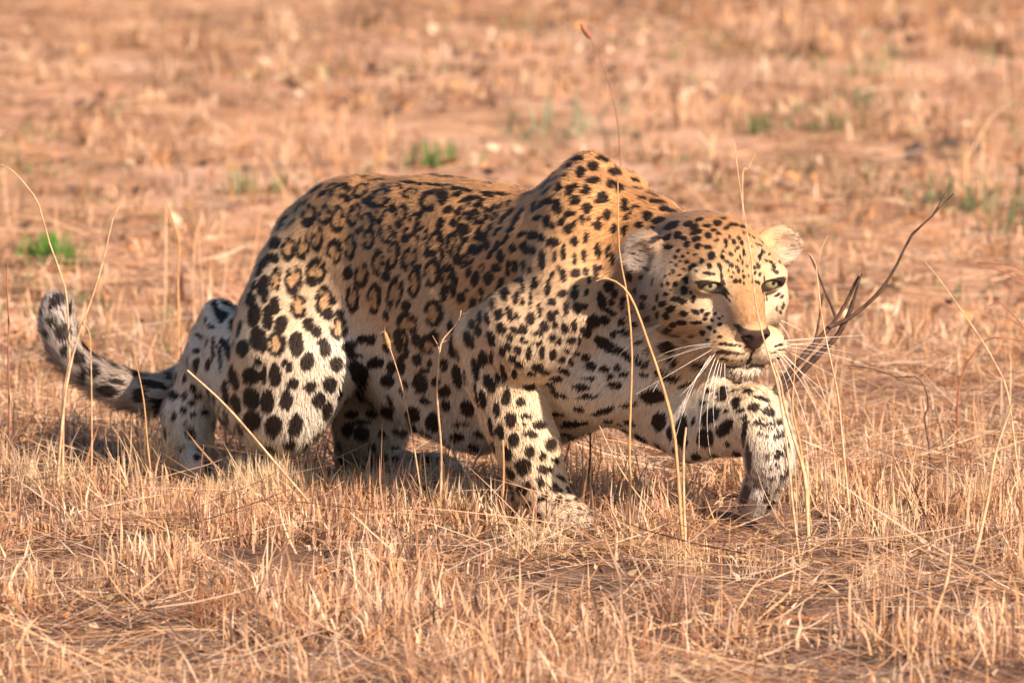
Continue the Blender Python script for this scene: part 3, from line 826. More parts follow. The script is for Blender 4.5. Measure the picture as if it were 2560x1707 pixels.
# eyes
def eyeball():
    rows, n = 24, 32
    V, Fc, C = [], [], []
    r = .0190
    for i in range(rows + 1):
        th = math.pi * i / rows                      # from the pupil backwards
        for j in range(n):
            a = 2 * math.pi * j / n
            V.append((r * math.sin(th) * math.cos(a), r * math.cos(th), r * math.sin(th) * math.sin(a)))
            d = r * math.sin(th)
            if d < .0031: c = (.008, .007, .006)
            elif d < .0122 and th < 1.5:
                f = (d - .0031) / .009
                c = (.40 - .16 * f, .37 - .16 * f, .22 - .11 * f)
                if int(j * 5.3 + i) % 3 == 0: c = tuple(x * .85 for x in c)
            elif d < .0136 and th < 1.5: c = (.03, .025, .02)
            else: c = (.10, .07, .05)
            C.append(c)
    for i in range(rows):
        for j in range(n):
            a, b = i * n + j, i * n + (j + 1) % n
            Fc.append((a, b, b + n, a + n))
    return np.array(V), np.array(Fc), np.array(C)
m_eye, nt, b = material('eye')
a = nt.nodes.new('ShaderNodeAttribute'); a.attribute_name = 'tint'
nt.links.new(a.outputs['Color'], b.inputs['Base Color'])
b.inputs['Roughness'].default_value = .08
b.inputs['Coat Weight'].default_value = 1.0
EV, EF, EC = eyeball()
for sx in (1, -1):
    g = rotm((1, 0, 0), math.radians(7)) @ rotm((0, 0, 1), math.radians(-6 * sx))
    c = np.array((EYE[0] * sx, .0670, .0295))
    Vw = (EV @ g.T + c) @ HM.T * HS + HC
    np_mesh('eye', Vw, EF, m_eye, leopard, cols=EC)

# whiskers
m_wh, nt, b = material('whisker')
b.inputs['Base Color'].default_value = (.92, .88, .82, 1)
b.inputs['Roughness'].default_value = .35

def tube(pts, radii, n=6):
    pts = np.asarray(pts, float); radii = np.asarray(radii, float)
    T = np.gradient(pts, axis=0)
    T /= np.linalg.norm(T, axis=1)[:, None] + 1e-12
    ref = np.array((.13, .31, .94)); 
    if abs(T[0] @ ref) > .9: ref = np.array((1., .1, 0))
    A = np.cross(T, ref); A /= np.linalg.norm(A, axis=1)[:, None] + 1e-12
    Bv = np.cross(T, A)
    ang = np.arange(n) * 2 * math.pi / n
    V = pts[:, None] + radii[:, None, None] * (A[:, None] * np.cos(ang)[None, :, None] + Bv[:, None] * np.sin(ang)[None, :, None])
    m = len(pts)
    i = np.arange(m - 1)[:, None] * n; j = np.arange(n)[None]
    a = i + j; b_ = i + (j + 1) % n
    Fq = np.stack([a, b_, b_ + n, a + n], -1).reshape(-1, 4)
    return V.reshape(-1, 3), Fq

def bez(p0, p1, p2, n=12):
    t = np.linspace(0, 1, n)[:, None]
    return (1 - t) ** 2 * np.asarray(p0) + 2 * t * (1 - t) * np.asarray(p1) + t ** 2 * np.asarray(p2)

WH = [  # root, bend, tip in photo pixels, depth of the tip
    (1790, 858, 1690, 862, 1640, 895, -.34), (1782, 862, 1740, 870, 1640, 905, -.36), (1785, 870, 1700, 920, 1590, 985, -.38),
    (1780, 885, 1730, 940, 1690, 1090, -.42), (1785, 885, 1720, 960, 1710, 1010, -.44), (1790, 890, 1745, 990, 1748, 1120, -.45),
    (1797, 895, 1752, 1010, 1776, 1138, -.46), (1788, 880, 1760, 930, 1700, 990, -.42), (1805, 905, 1795, 960, 1798, 1000, -.44),
    (1812, 905, 1808, 990, 1838, 1052, -.46), (1800, 905, 1776, 990, 1786, 1065, -.47), (1775, 860, 1700, 870, 1660, 920, -.3),
    (1660, 810, 1580, 830, 1530, 875, -.20), (1655, 812, 1600, 835, 1545, 890, -.22), (1705, 870, 1665, 920, 1632, 980, -.3), (1700, 868, 1690, 900, 1692, 945, -.3),
    (1955, 852, 2030, 845, 2160, 838, -.30), (1958, 856, 2060, 865, 2140, 885, -.36), (1960, 872, 2040, 890, 2100, 892, -.40), (1960, 872, 2060, 925, 2160, 980, -.40),
    (1962, 868, 2050, 870, 2170, 915, -.34), (1955, 880, 2010, 930, 2110, 1070, -.40), (1950, 895, 2010, 1000, 2035, 1140, -.42), (1940, 895, 1975, 960, 1980, 1040, -.44),
    (1958, 885, 2030, 960, 2085, 990, -.38), (1945, 805, 1970, 830, 1975, 852, -.24), (1948, 800, 1985, 815, 2010, 830, -.22), (1935, 905, 1955, 990, 1962, 1060, -.45),
    (1965, 865, 2040, 850, 2090, 868, -.3), (1955, 890, 2040, 990, 2060, 1080, -.41)]
for (u0, v0, u1, v1, u2, v2, Yt) in WH:
    h = hit(u0, v0)
    if h is None:
        q = G(u0, v0, -.40)
    else:
        q = h[0] - h[1] * .002
    Y0 = q[1]
    Yt -= .05
    p1 = G(u1, v1, (Y0 * .55 + Yt * .45)); p2 = G(u2, v2, Yt)
    pts = bez(q, p1, p2, 14)
    rad = np.linspace(.00050, .00018, 14) * random.uniform(.75, 1.1)
    V, Fq = tube(pts, rad, 5)
    np_mesh('whisker', V, Fq, m_wh, leopard)
# ------------------------------------------------------------------ ground
def gnodes(lo, hi, flo, fhi, fine, grow, cmax):
    out = [flo]
    x = flo
    while x < fhi:
        x += fine; out.append(x)
    st = fine
    while x < hi:
        st = min(st * grow, cmax); x += st; out.append(x)
    x, st, pre = flo, fine, []
    while x > lo:
        st = min(st * grow, cmax); x -= st; pre.append(x)
    return np.array(pre[::-1] + out)

FEET = [on_ground(1410, 1318), on_ground(1110, 1213), on_ground(470, 1195)]
def ground_h(x, y):
    P = np.stack([x, y, np.zeros_like(x)], 1)
    h = .016 * vnoise(P, 1.1, 51) + .012 * vnoise(P, 3.3, 52) + .010 * vnoise(P, 9, 53) + .004 * vnoise(P, 30, 54)
    h = h + .03 * vnoise(P, .35, 55) * np.clip((y - 3) / 4, 0, 1)
    h = h * np.clip((300 - np.hypot(x, y)) / 260, 0, 1)
    k = np.zeros_like(x)
    for f in FEET:
        k = np.maximum(k, np.exp(-((x - f[0]) ** 2 + (y - f[1]) ** 2) / .02))
    return h * (1 - k) - .002

xs_, ys_ = gnodes(-3000, 3000, -1.7, 1.7, .022, 1.18, 260), gnodes(-400, 3200, -2.9, 4.0, .024, 1.03, 240)
XX, YY = np.meshgrid(xs_, ys_)
gx_, gy_ = XX.ravel(), YY.ravel()
gv = np.stack([gx_, gy_, ground_h(gx_, gy_)], 1)
nxg, nyg = len(xs_), len(ys_)
ii, jj = np.meshgrid(np.arange(nxg - 1), np.arange(nyg - 1))
a = (jj * nxg + ii).ravel()
gf = np.stack([a, a + 1, a + nxg + 1, a + nxg], 1)
m_ground, nt, b = material('dry_soil')
geo = nt.nodes.new('ShaderNodeNewGeometry')
def noise(scale, detail=4, rough=.6, vec=None):
    n = nt.nodes.new('ShaderNodeTexNoise')
    n.inputs['Scale'].default_value = scale; n.inputs['Detail'].default_value = detail; n.inputs['Roughness'].default_value = rough
    nt.links.new(vec if vec is not None else geo.outputs['Position'], n.inputs['Vector'])
    return n.outputs['Fac']
def ramp(fac, stops):
    r = nt.nodes.new('ShaderNodeValToRGB')
    e = r.color_ramp.elements
    while len(e) < len(stops): e.new(.5)
    for k, (p, c) in enumerate(stops):
        e[k].position = p; e[k].color = (*c, 1)
    nt.links.new(fac, r.inputs['Fac'])
    return r.outputs['Color']
def mix(fac, c1, c2):
    m_ = nt.nodes.new('ShaderNodeMix'); m_.data_type = 'RGBA'
    for s_, v_ in ((0, fac), (6, c1), (7, c2)):
        if isinstance(v_, (float, int)): m_.inputs[s_].default_value = v_
        elif isinstance(v_, tuple): m_.inputs[s_].default_value = (*v_, 1)
        else: nt.links.new(v_, m_.inputs[s_])
    return m_.outputs[2]
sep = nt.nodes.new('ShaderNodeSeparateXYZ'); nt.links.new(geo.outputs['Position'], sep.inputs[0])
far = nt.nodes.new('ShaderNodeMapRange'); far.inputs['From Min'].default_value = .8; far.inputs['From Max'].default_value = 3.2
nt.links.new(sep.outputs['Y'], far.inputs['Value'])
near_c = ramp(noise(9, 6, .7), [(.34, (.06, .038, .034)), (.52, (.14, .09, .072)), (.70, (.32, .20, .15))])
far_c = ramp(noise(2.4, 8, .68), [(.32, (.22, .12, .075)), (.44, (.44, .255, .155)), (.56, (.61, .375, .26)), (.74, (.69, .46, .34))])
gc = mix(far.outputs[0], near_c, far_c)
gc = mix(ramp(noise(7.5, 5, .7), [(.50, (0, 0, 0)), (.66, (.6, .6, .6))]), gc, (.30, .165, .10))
gc = mix(ramp(noise(34, 3, .6), [(.55, (0, 0, 0)), (.75, (.55, .55, .55))]), gc, (.22, .13, .09))
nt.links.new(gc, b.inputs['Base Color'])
b.inputs['Roughness'].default_value = .95
b.inputs['Specular IOR Level'].default_value = .1
bm_ = nt.nodes.new('ShaderNodeBump'); bm_.inputs['Strength'].default_value = .6; bm_.inputs['Distance'].default_value = .01
nt.links.new(noise(90, 4, .7), bm_.inputs['Height']); nt.links.new(bm_.outputs[0], b.inputs['Normal'])
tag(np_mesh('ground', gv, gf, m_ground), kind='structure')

# ------------------------------------------------------------------ dry grass
def straw_mat(name, trans=.35, rough=.6):
    m, nt, b = material(name)
    a = nt.nodes.new('ShaderNodeAttribute'); a.attribute_name = 'tint'
    nt.links.new(a.outputs['Color'], b.inputs['Base Color'])
    b.inputs['Roughness'].default_value = rough
    b.inputs['Specular IOR Level'].default_value = .3
    tl = nt.nodes.new('ShaderNodeBsdfTranslucent'); nt.links.new(a.outputs['Color'], tl.inputs['Color'])
    mx = nt.nodes.new('ShaderNodeMixShader'); mx.inputs[0].default_value = trans
    out = [n for n in nt.nodes if n.type == 'OUTPUT_MATERIAL'][0]
    nt.links.new(b.outputs[0], mx.inputs[1]); nt.links.new(tl.outputs[0], mx.inputs[2]); nt.links.new(mx.outputs[0], out.inputs[0])
    return m
M_STRAW = straw_mat('dry_straw')
M_GREEN = straw_mat('green_blade', .4, .5)
PAL = np.array([(.82, .55, .35), (.86, .63, .45), (.72, .43, .24), (.62, .32, .14), (.48, .28, .18), (.36, .22, .17), (.40, .17, .08), (.14, .085, .065), (.92, .74, .56)])
PALW = np.array([.22, .17, .15, .12, .09, .08, .04, .08, .09])
GREENS = np.array([(.20, .24, .09), (.26, .27, .12), (.15, .18, .08), (.34, .32, .16), (.26, .29, .18)])

def palette(n, rg, pal=PAL, w=PALW):
    c = pal[rg.choice(len(pal), n, p=w / w.sum())]
    return c * (1 + rg.normal(0, .10, (n, 1)))

def blades(base, az, lean, curl, height, width, colr, rg, nseg=3):
    """ribbons growing from base; lean and curl in radians from upright"""
    n = len(base)
    ts = np.linspace(0, 1, nseg + 1)
    P = np.zeros((n, nseg + 1, 3)); P[:, 0] = base
    d = np.stack([np.cos(az), np.sin(az)], 1)
    for k in range(nseg):
        an = lean + curl * (k / max(1, nseg - 1))
        st = (height / nseg)[:, None]
        P[:, k + 1, :2] = P[:, k, :2] + d * (np.sin(an)[:, None] * st)
        P[:, k + 1, 2] = P[:, k, 2] + np.cos(an) * st[:, 0]
    wa = az + math.pi / 2 + rg.normal(0, .7, n)
    S = np.stack([np.cos(wa), np.sin(wa), rg.normal(0, .2, n)], 1) * (width / 2)[:, None]
    prof = np.sqrt(np.clip(1 - ts, 0, 1)) * .75 + .25
    L = P[:, :-1] - S[:, None] * prof[None, :-1, None]
    R = P[:, :-1] + S[:, None] * prof[None, :-1, None]
    V = np.concatenate([L, R, P[:, -1:]], 1)
    m = 2 * nseg + 1
    k = np.arange(n)[:, None] * m
    q = [k + np.array((i, nseg + i, nseg + i + 1, i + 1)) for i in range(nseg - 1)]
    t = k + np.array((nseg - 1, 2 * nseg - 1, 2 * nseg))
    C = np.repeat(colr, m, axis=0).reshape(n, m, 3)
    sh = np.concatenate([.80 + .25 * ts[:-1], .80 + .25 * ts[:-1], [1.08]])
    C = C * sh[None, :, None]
    return V.reshape(-1, 3), (np.concatenate(q) if q else np.zeros((0, 4), int)), t, np.clip(C.reshape(-1, 3), .01, .95)

def blade_mesh(name, parts, mat=None, parent=None):
    V, Q, T, C, o = [], [], [], [], 0
    for v, q, t, c in parts:
        V.append(v); Q.append(q + o); T.append(t + o); C.append(c); o += len(v)
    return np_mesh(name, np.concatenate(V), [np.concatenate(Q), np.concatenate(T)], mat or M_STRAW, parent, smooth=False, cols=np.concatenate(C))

BARE = [(1115, 1236, .06, .02), (1430, 1372, .085, .045), (1885, 1395, .085, .05), (2150, 1500, .30, .16), (1430, 1480, .14, .10), (130, 1420, .12, .08), (700, 1440, .13, .07), (1650, 1530, .16, .08), (330, 1600, .2, .1), (1250, 1400, .10, .06)]
def scatter(n, x0, x1, y0, y1, rg, freq=2.0, thr=-.2, soft=.3, seed=61):
    p = np.stack([rg.uniform(x0, x1, n), rg.uniform(y0, y1, n), np.zeros(n)], 1)
    k = vnoise(p, freq, seed) + .5 * vnoise(p, freq * 2.7, seed + 1)
    keep = rg.random(n) < np.clip((k - thr) / soft + .5, .06, 1)
    if y0 < 1 and seed >= 80:
        for (bu, bv, bx, by) in BARE:
            q = on_ground(bu, bv)
            keep &= ((p[:, 0] - q[0]) / bx) ** 2 + ((p[:, 1] - q[1]) / (by * 4)) ** 2 > rg.uniform(.5, 1.3, n)
    p = p[keep]
    p[:, 2] = ground_h(p[:, 0], p[:, 1])
    return p

def lying(P, lmin, lmax, wmin, wmax, rg, colr=None, zmax=.03, elev=.10, nseg=2):
    n = len(P)
    az = rg.normal(0, .75, n) + rg.integers(0, 2, n) * math.pi
    L = rg.uniform(lmin, lmax, n) ** 1.0
    base = P.copy(); base[:, 2] += rg.random(n) ** 2 * zmax + .002
    lean = math.pi / 2 - np.abs(rg.normal(0, elev, n))
    curl = rg.normal(0, .12, n)
    c = palette(n, rg) if colr is None else colr
    return blades(base, az, lean, curl, L, rg.uniform(wmin, wmax, n), c, rg, nseg)

rg = np.random.default_rng(77)
# litter of broken straw
near = [lying(scatter(46000, -1.5, 1.5, -2.5, 2.2, rg, 3.6, -.02, .3), .02, .12, .0016, .0048, rg, elev=.25),
        lying(scatter(11000, -1.6, 1.6, -2.6, 2.4, rg, 2.0, -.2, .4), .10, .32, .0014, .0044, rg, zmax=.06, elev=.16, nseg=3)]
tag(blade_mesh('straw_litter', near), 'broken straw lying thick over the ground round the leopard', 'straw', kind='stuff')
farl = [lying(scatter(60000, -2.7, 2.7, 2.0, 13, rg, 1.1, .0, .35, 71), .05, .22, .0025, .007, rg, nseg=2)]
tag(blade_mesh('straw_litter', farl), 'sparse straw scattered over the bare ground behind the leopard', 'straw', kind='stuff')

# curled dead leaves, chaff and crumbs of earth
LEAF = np.array([(.34, .18, .10), (.22, .12, .08), (.60, .33, .15), (.80, .62, .46), (.44, .36, .22), (.12, .08, .07)])
def chaff(P, smin, smax, rg):
    n = len(P)
    s = rg.uniform(smin, smax, n)[:, None]
    a = rg.normal(0, 1, (n, 3)); a[:, 2] *= .45; a /= np.linalg.norm(a, axis=1)[:, None]
    b_ = np.cross(a, rg.normal(0, 1, (n, 3))); b_ /= np.linalg.norm(b_, axis=1)[:, None]
    up = np.array((0, 0, 1.0)) * s * rg.uniform(.1, .7, n)[:, None]
    c = P + up
    V = np.stack([c - a * s, c - b_ * s * .45, c + a * s * .9 + up * .5, c + b_ * s * .5], 1).reshape(-1, 3)
    k = np.arange(n)[:, None] * 4
    C = np.repeat(palette(n, rg, LEAF, np.ones(6)), 4, axis=0)
    return V, np.zeros((0, 4), int), np.concatenate([k + np.array((0, 1, 2)), k + np.array((0, 2, 3))]), np.clip(C, .01, .95)
ch = [chaff(scatter(16000, -2.7, 2.7, 1.2, 13, rg, 1.8, .0, .4, 101), .006, .026, rg), chaff(scatter(9000, -1.5, 1.5, -2.6, 1.4, rg, 3, -.2, .4, 61), .004, .013, rg)]
tag(blade_mesh('dead_leaves', ch), 'crumbled dead leaves and chaff strewn over the soil', 'leaf litter', kind='stuff')

# stubble: little bunches of cut upright stems
def bunches(P, nb, hmin, hmax, wmin, wmax, spread, rg, pal=PAL, w=PALW, nseg=3, leansd=.3, curlsd=.35):
    n = len(P) * nb
    B = np.repeat(P, nb, axis=0)
    B[:, :2] += rg.normal(0, spread, (n, 2))
    sc = np.repeat(rg.uniform(.6, 1.25, len(P)), nb)
    H = rg.uniform(hmin, hmax, n) * sc
    base_c = np.repeat(palette(len(P), rg, pal, w), nb, axis=0)
    c = base_c * .72 + palette(n, rg, pal, w) * .28
    return blades(B, rg.uniform(0, 2 * math.pi, n), np.abs(rg.normal(0, leansd, n)), rg.normal(.1, curlsd, n), H, rg.uniform(wmin, wmax, n), c, rg, nseg)
st = [bunches(scatter(4300, -1.45, 1.45, -.95, .25, rg, 5.2, .16, .16, 81), 15, .015, .080, .0018, .0054, .018, rg, leansd=.7, curlsd=.9),
      bunches(scatter(3400, -1.4, 1.4, -2.6, -.9, rg, 4.2, .18, .16, 97), 13, .02, .10, .0022, .0064, .021, rg, leansd=.8, curlsd=.9),
      bunches(scatter(3400, -1.5, 1.5, .15, 2.8, rg, 3.0, .05, .3, 83), 10, .02, .08, .0018, .0044, .018, rg, leansd=.65, curlsd=.6),
      bunches(scatter(1100, -1.5, 1.5, -2.6, 1.5, rg, 2.6, .15, .3, 85), 7, .06, .17, .0016, .0042, .018, rg, leansd=.6, curlsd=.5)]
tag(blade_mesh('stubble_grass', st), 'short dry stubble standing all over the foreground', 'grass', kind='stuff')
DK = np.array([(.30, .18, .10), (.20, .12, .08), (.42, .24, .12), (.36, .27, .16)])
st = [bunches(scatter(3600, -2.7, 2.7, 2.4, 13, rg, 1.5, .1, .3, 87), 12, .02, .07, .003, .007, .03, rg, leansd=.8),
      bunches(scatter(1700, -2.7, 2.7, 2.0, 13, rg, 1.7, .2, .25, 95), 14, .02, .07, .003, .008, .04, rg, DK, np.ones(4), leansd=.7),
      bunches(scatter(460, -2.7, 2.7, 2.0, 13, rg, .8, .15, .4, 89), 8, .08, .24, .0022, .0055, .03, rg, leansd=.4)]
tag(blade_mesh('thin_grass', st), 'thin pale grass standing in patches in the blurred background', 'grass', kind='stuff')
# the same grass goes on beyond the frame
def ring(P):
    return P[(np.abs(P[:, 0]) > np.where(P[:, 1] < 2.2, 1.4, 2.6)) | (P[:, 1] < -2.5) | (P[:, 1] > 12.8)]
wide = [lying(ring(scatter(46000, -6.5, 6.5, -5, 18, rg, 1.6, -.1, .4, 71)), .06, .24, .003, .007, rg),
        bunches(ring(scatter(9000, -6.5, 6.5, -5, 18, rg, 1.8, .0, .3, 62)), 9, .02, .09, .003, .008, .03, rg, nseg=2, leansd=.7)]
tag(blade_mesh('thin_grass', wide), 'dry grass carrying on beyond the edges of the picture', 'grass', kind='stuff')
gw = np.ones(len(GREENS))
st = [bunches(scatter(1000, -2.7, 2.7, 1.6, 11, rg, .9, .15, .3, 91), 12, .02, .06, .003, .007, .04, rg, GREENS, gw, leansd=.7)]
tag(blade_mesh('green_sprouts', st, M_GREEN), 'low green sprouts dotted over the ground behind the leopard', 'grass', kind='stuff')

# tussocks one can tell apart
def tuft(u, v, nb, hmin, hmax, spread, label, wmin=.0012, wmax=.0028, pal=PAL, w=PALW, mat=None, name='grass_tuft', cat='grass tuft', group=None, leansd=.45, curlsd=.5):
    p = on_ground(u, v)
    p[2] = ground_h(p[:1], p[1:2])[0] - .002
    z = np.zeros((1, 3))
    part = bunches(z, nb, hmin, hmax, wmin, wmax, spread, rg, pal, w, 4, leansd, curlsd)
    o = blade_mesh(name, [part], mat)
    o.location = p
    tag(o, label, cat, 'green weeds scattered over the ground' if name == 'green_weed' else 'straw tussocks in the foreground')
    return o
PALE = np.array([(.82, .64, .42), (.84, .68, .47), (.74, .52, .30), (.66, .42, .22)])
PW = np.array([.35, .3, .25, .1])
TUFTS = [
    (455, 1275, 380, .03, .075, .030, 'pale tussock in front of the hind paw, left end of the row'),
    (560, 1262, 460, .03, .075, .034, 'pale tussock below the hock, second in the row before the haunch'),
    (660, 1258, 520, .03, .080, .036, 'pale tussock right under the haunch, behind the long slanting stalk'),
    (760, 1262, 520, .03, .080, .036, 'bushy pale tussock before the knee of the hind leg'),
    (860, 1264, 520, .03, .085, .036, 'bushy pale tussock before the shaded far hind leg'),
    (955, 1268, 520, .03, .080, .036, 'pale tussock just left of the bent seed head stalk'),
    (1045, 1290, 260, .02, .055, .034, 'pale tussock hiding the toes of the far hind paw'),
    (1150, 1310, 240, .03, .075, .028, 'pale tussock with blades arching right towards the standing forepaw'),
    (405, 1205, 200, .06, .150, .030, 'tall pale tussock right before the planted hind paw'),
    (500, 1200, 200, .05, .135, .030, 'tall pale tussock against the right side of the planted hind paw'),
    (610, 1215, 260, .035, .085, .032, 'tall pale tussock in the shade edge just under the rear of the haunch'),
    (380, 1300, 140, .025, .06, .030, 'low straw tussock at the left, below the tail root'),
    (200, 1240, 120, .03, .09, .030, 'loose orange tussock under the bend of the tail'),
    (70, 1230, 120, .03, .10, .035, 'loose tussock at the left edge under the tail tip'),
    (1320, 1400, 130, .03, .075, .026, 'bright upright bunch of stubble below the standing forepaw'),
    (1600, 1392, 130, .03, .08, .026, 'bright upright bunch of stubble between the two forepaws'),
    (1720, 1440, 110, .03, .08, .024, 'bright bunch of stubble at the foot of the pale front stalk'),
    (1905, 1450, 110, .025, .06, .028, 'short even stubble straight below the lifted forepaw'),
    (2060, 1290, 100, .03, .09, .028, 'upright straw tussock right of the lifted forepaw'),
    (2240, 1340, 110, .03, .10, .030, 'leaning straw tussock at the right behind the arched twig'),
    (2420, 1300, 110, .03, .10, .030, 'rough tussock near the right edge beside the thick leaning stem'),
    (440, 1390, 110, .03, .09, .022, 'tall narrow bunch of straw in the left foreground'),
    (730, 1480, 110, .03, .09, .026, 'brownish bunch of straw in the middle foreground left of the crossing stems'),
    (1010, 1560, 110, .03, .09, .026, 'blurred bunch of straw low in the middle foreground'),
    (540, 1560, 110, .04, .10, .026, 'blurred orange bunch of straw in the lower left foreground'),
    (1700, 1560, 110, .04, .10, .026, 'bunch of straw in the lower foreground right of the middle'),
    (2200, 1520, 110, .03, .08, .030, 'low bunch of straw in the lower right by the bare patch'),
]
for (u, v, nb, h0, h1, sp, lab) in TUFTS:
    tuft(u, v, nb, h0, h1, sp, lab, pal=PALE if v < 1450 else PAL, w=PW if v < 1450 else PALW)
WEEDS = [
    (118, 658, 170, .04, .085, .026, 'bright green leafy weed at the far left behind the tail', (.15, .32, .06)),
    (1085, 418, 70, .03, .08, .040, 'dull green weed above the middle of the back', (.16, .24, .08)),
    (645, 470, 60, .03, .08, .045, 'small grey green weed beyond the rump', (.15, .20, .09)),
    (1910, 335, 40, .03, .08, .045, 'dark green weed beyond the head, above the ears', (.12, .19, .07)),
    (1985, 570, 60, .02, .06, .040, 'small green weed directly behind the far ear', (.16, .25, .08)),
    (2385, 520, 70, .04, .11, .070, 'large dark green weed near the right edge beside the thin branch tips', (.14, .19, .09)),
    (2540, 560, 50, .04, .11, .060, 'dark green weed cut by the right edge', (.14, .19, .09)),
    (1440, 330, 70, .06, .16, .090, 'pale bluish green grass behind the shoulder hump', (.32, .38, .25)),
    (2075, 330, 50, .03, .07, .040, 'faint green weed in the background right of the head', (.14, .20, .08)),
]
for (u, v, nb, h0, h1, sp, lab, c) in WEEDS:
    pal = np.array([c, tuple(x * 1.35 for x in c), tuple(x * .6 for x in c)])
    tuft(u, v, nb, h0, h1, sp, lab, .004, .009, pal, np.array([.4, .35, .25]), M_GREEN, 'green_weed', 'weed', leansd=.8)

# ------------------------------------------------------------------ single stalks and twigs
def plain(name, c, rough=.6, c2=None, scale=60):
    m, nt, b = material(name)
    tc = nt.nodes.new('ShaderNodeTexCoord')
    n = nt.nodes.new('ShaderNodeTexNoise'); n.inputs['Scale'].default_value = scale
    nt.links.new(tc.outputs['Object'], n.inputs['Vector'])
    r = nt.nodes.new('ShaderNodeValToRGB')
    c2 = c2 or tuple(x * .6 for x in c)
    r.color_ramp.elements[0].color = (*c2, 1); r.color_ramp.elements[1].color = (*c, 1)
    r.color_ramp.elements[0].position = .35; r.color_ramp.elements[1].position = .62
    nt.links.new(n.outputs['Fac'], r.inputs['Fac']); nt.links.new(r.outputs[0], b.inputs['Base Color'])
    b.inputs['Roughness'].default_value = rough
    b.inputs['Specular IOR Level'].default_value = .3
    return m
MP = plain('pale_stalk', (.70, .48, .30), c2=(.44, .27, .16))
MO = plain('orange_stalk', (.60, .36, .17), c2=(.45, .25, .12))
MR = plain('red_twig', (.36, .15, .09), c2=(.22, .10, .07))
MD = plain('dark_twig', (.13, .075, .055), c2=(.05, .03, .025))
MG = plain('grey_twig', (.38, .27, .22), c2=(.24, .16, .13))

def spline(pts, n):
    """Catmull-Rom through pts"""
    P = np.asarray(pts, float)
    P = np.vstack([2 * P[0] - P[1], P, 2 * P[-1] - P[-2]])
    out = []
    segs = len(P) - 3
    per = max(2, n // segs)
    for i in range(segs):
        p0, p1, p2, p3 = P[i:i + 4]
        for t in np.linspace(0, 1, per, endpoint=False):
            out.append(.5 * ((2 * p1) + (-p0 + p2) * t + (2 * p0 - 5 * p1 + 4 * p2 - p3) * t * t + (-p0 + 3 * p1 - 3 * p2 + p3) * t ** 3))
    out.append(P[-2])
    return np.array(out)

def stalk_geo(px, Y, r0, r1, slope=0.0, knots=True):
    pts = [G(u, v, Y + slope * k / max(1, len(px) - 1)) for k, (u, v) in enumerate(px)]
    C = spline(pts, 20)
    C += np.stack([vnoise(C, 9, 5), vnoise(C, 9, 6), vnoise(C, 9, 7)], 1) * .0026
    n = len(C)
    rad = np.linspace(r0, r1, n) * PX(Y) * .32
    if knots:
        rad[n // 3] *= 1.25; rad[2 * n // 3] *= 1.2
    return tube(C, rad, 7)

def stalk(name, label, cat, mat, Y, branches, slope=0.0, head=None, group=None):
    group = {'grass_stalk': 'tall dry stalks standing round the leopard', 'dry_twig': 'bare twigs among the grass'}.get(name)
    """branches: [(pixels, base width, tip width), ...]; the first is the stem, from the ground up"""
    root = None
    px0 = list(branches[0][0])
    (u0, v0), (u1, v1) = px0[0], px0[1]
    gv_ = v0
    while G(u0, gv_, Y)[2] > -.012:
        gv_ += 2
    if gv_ > v0 + 3:                              # the stem goes on down into the soil
        px0 = [(u0 + (u0 - u1) / (v0 - v1) * (gv_ - v0), gv_)] + px0
        branches = [(px0,) + tuple(branches[0][1:])] + list(branches[1:])
    base = G(px0[0][0], px0[0][1], Y)
    if len(branches) > 1 or head:
        root = bpy.data.objects.new(name, None); col.objects.link(root); root.location = base
        tag(root, label, cat, group)
    for k, (px, r0, r1) in enumerate(branches):
        if name == 'dry_shrub':
            r0, r1 = r0 * 1.45, r1 * 1.45
        V, Fq = stalk_geo(px, Y + (0 if k == 0 else .004 * (-1) ** k), r0, r1, slope)
        V = V - base
        if root is None:
            o = np_mesh(name, V, Fq, mat); o.location = base; tag(o, label, cat, group)
            return o
        so = np_mesh('stem' if k == 0 else 'branch', V, Fq, mat, root)
    if head:
        (u0, v0), (u1, v1), wd, hm = head
        a_, b_ = G(u0, v0, Y + slope), G(u1, v1, Y + slope)
        t = np.linspace(0, 1, 9)
        V, Fq = tube(a_ + (b_ - a_) * t[:, None], np.sin(np.clip(t * .9 + .1, 0, 1) * math.pi) ** .7 * wd * PX(Y) * .5 + .0003, 7)
        sh = np_mesh('seed_head', V - base, Fq, hm, root)
        n = 40
        tt = rg.random(n)
        Bp = a_ + (b_ - a_) * tt[:, None] - base
        dv = (b_ - a_) / np.linalg.norm(b_ - a_)
        D = dv + rg.normal(0, .5, (n, 3)); D /= np.linalg.norm(D, axis=1)[:, None]
        S = np.cross(D, rg.normal(0, 1, (n, 3))); S /= np.linalg.norm(S, axis=1)[:, None]
        L = .010
        V = np.stack([Bp - S * .0006, Bp + S * .0006, Bp + D * L], 1).reshape(-1, 3)
        np_mesh('husk', V, np.arange(n * 3).reshape(-1, 3), hm, sh)
    return root

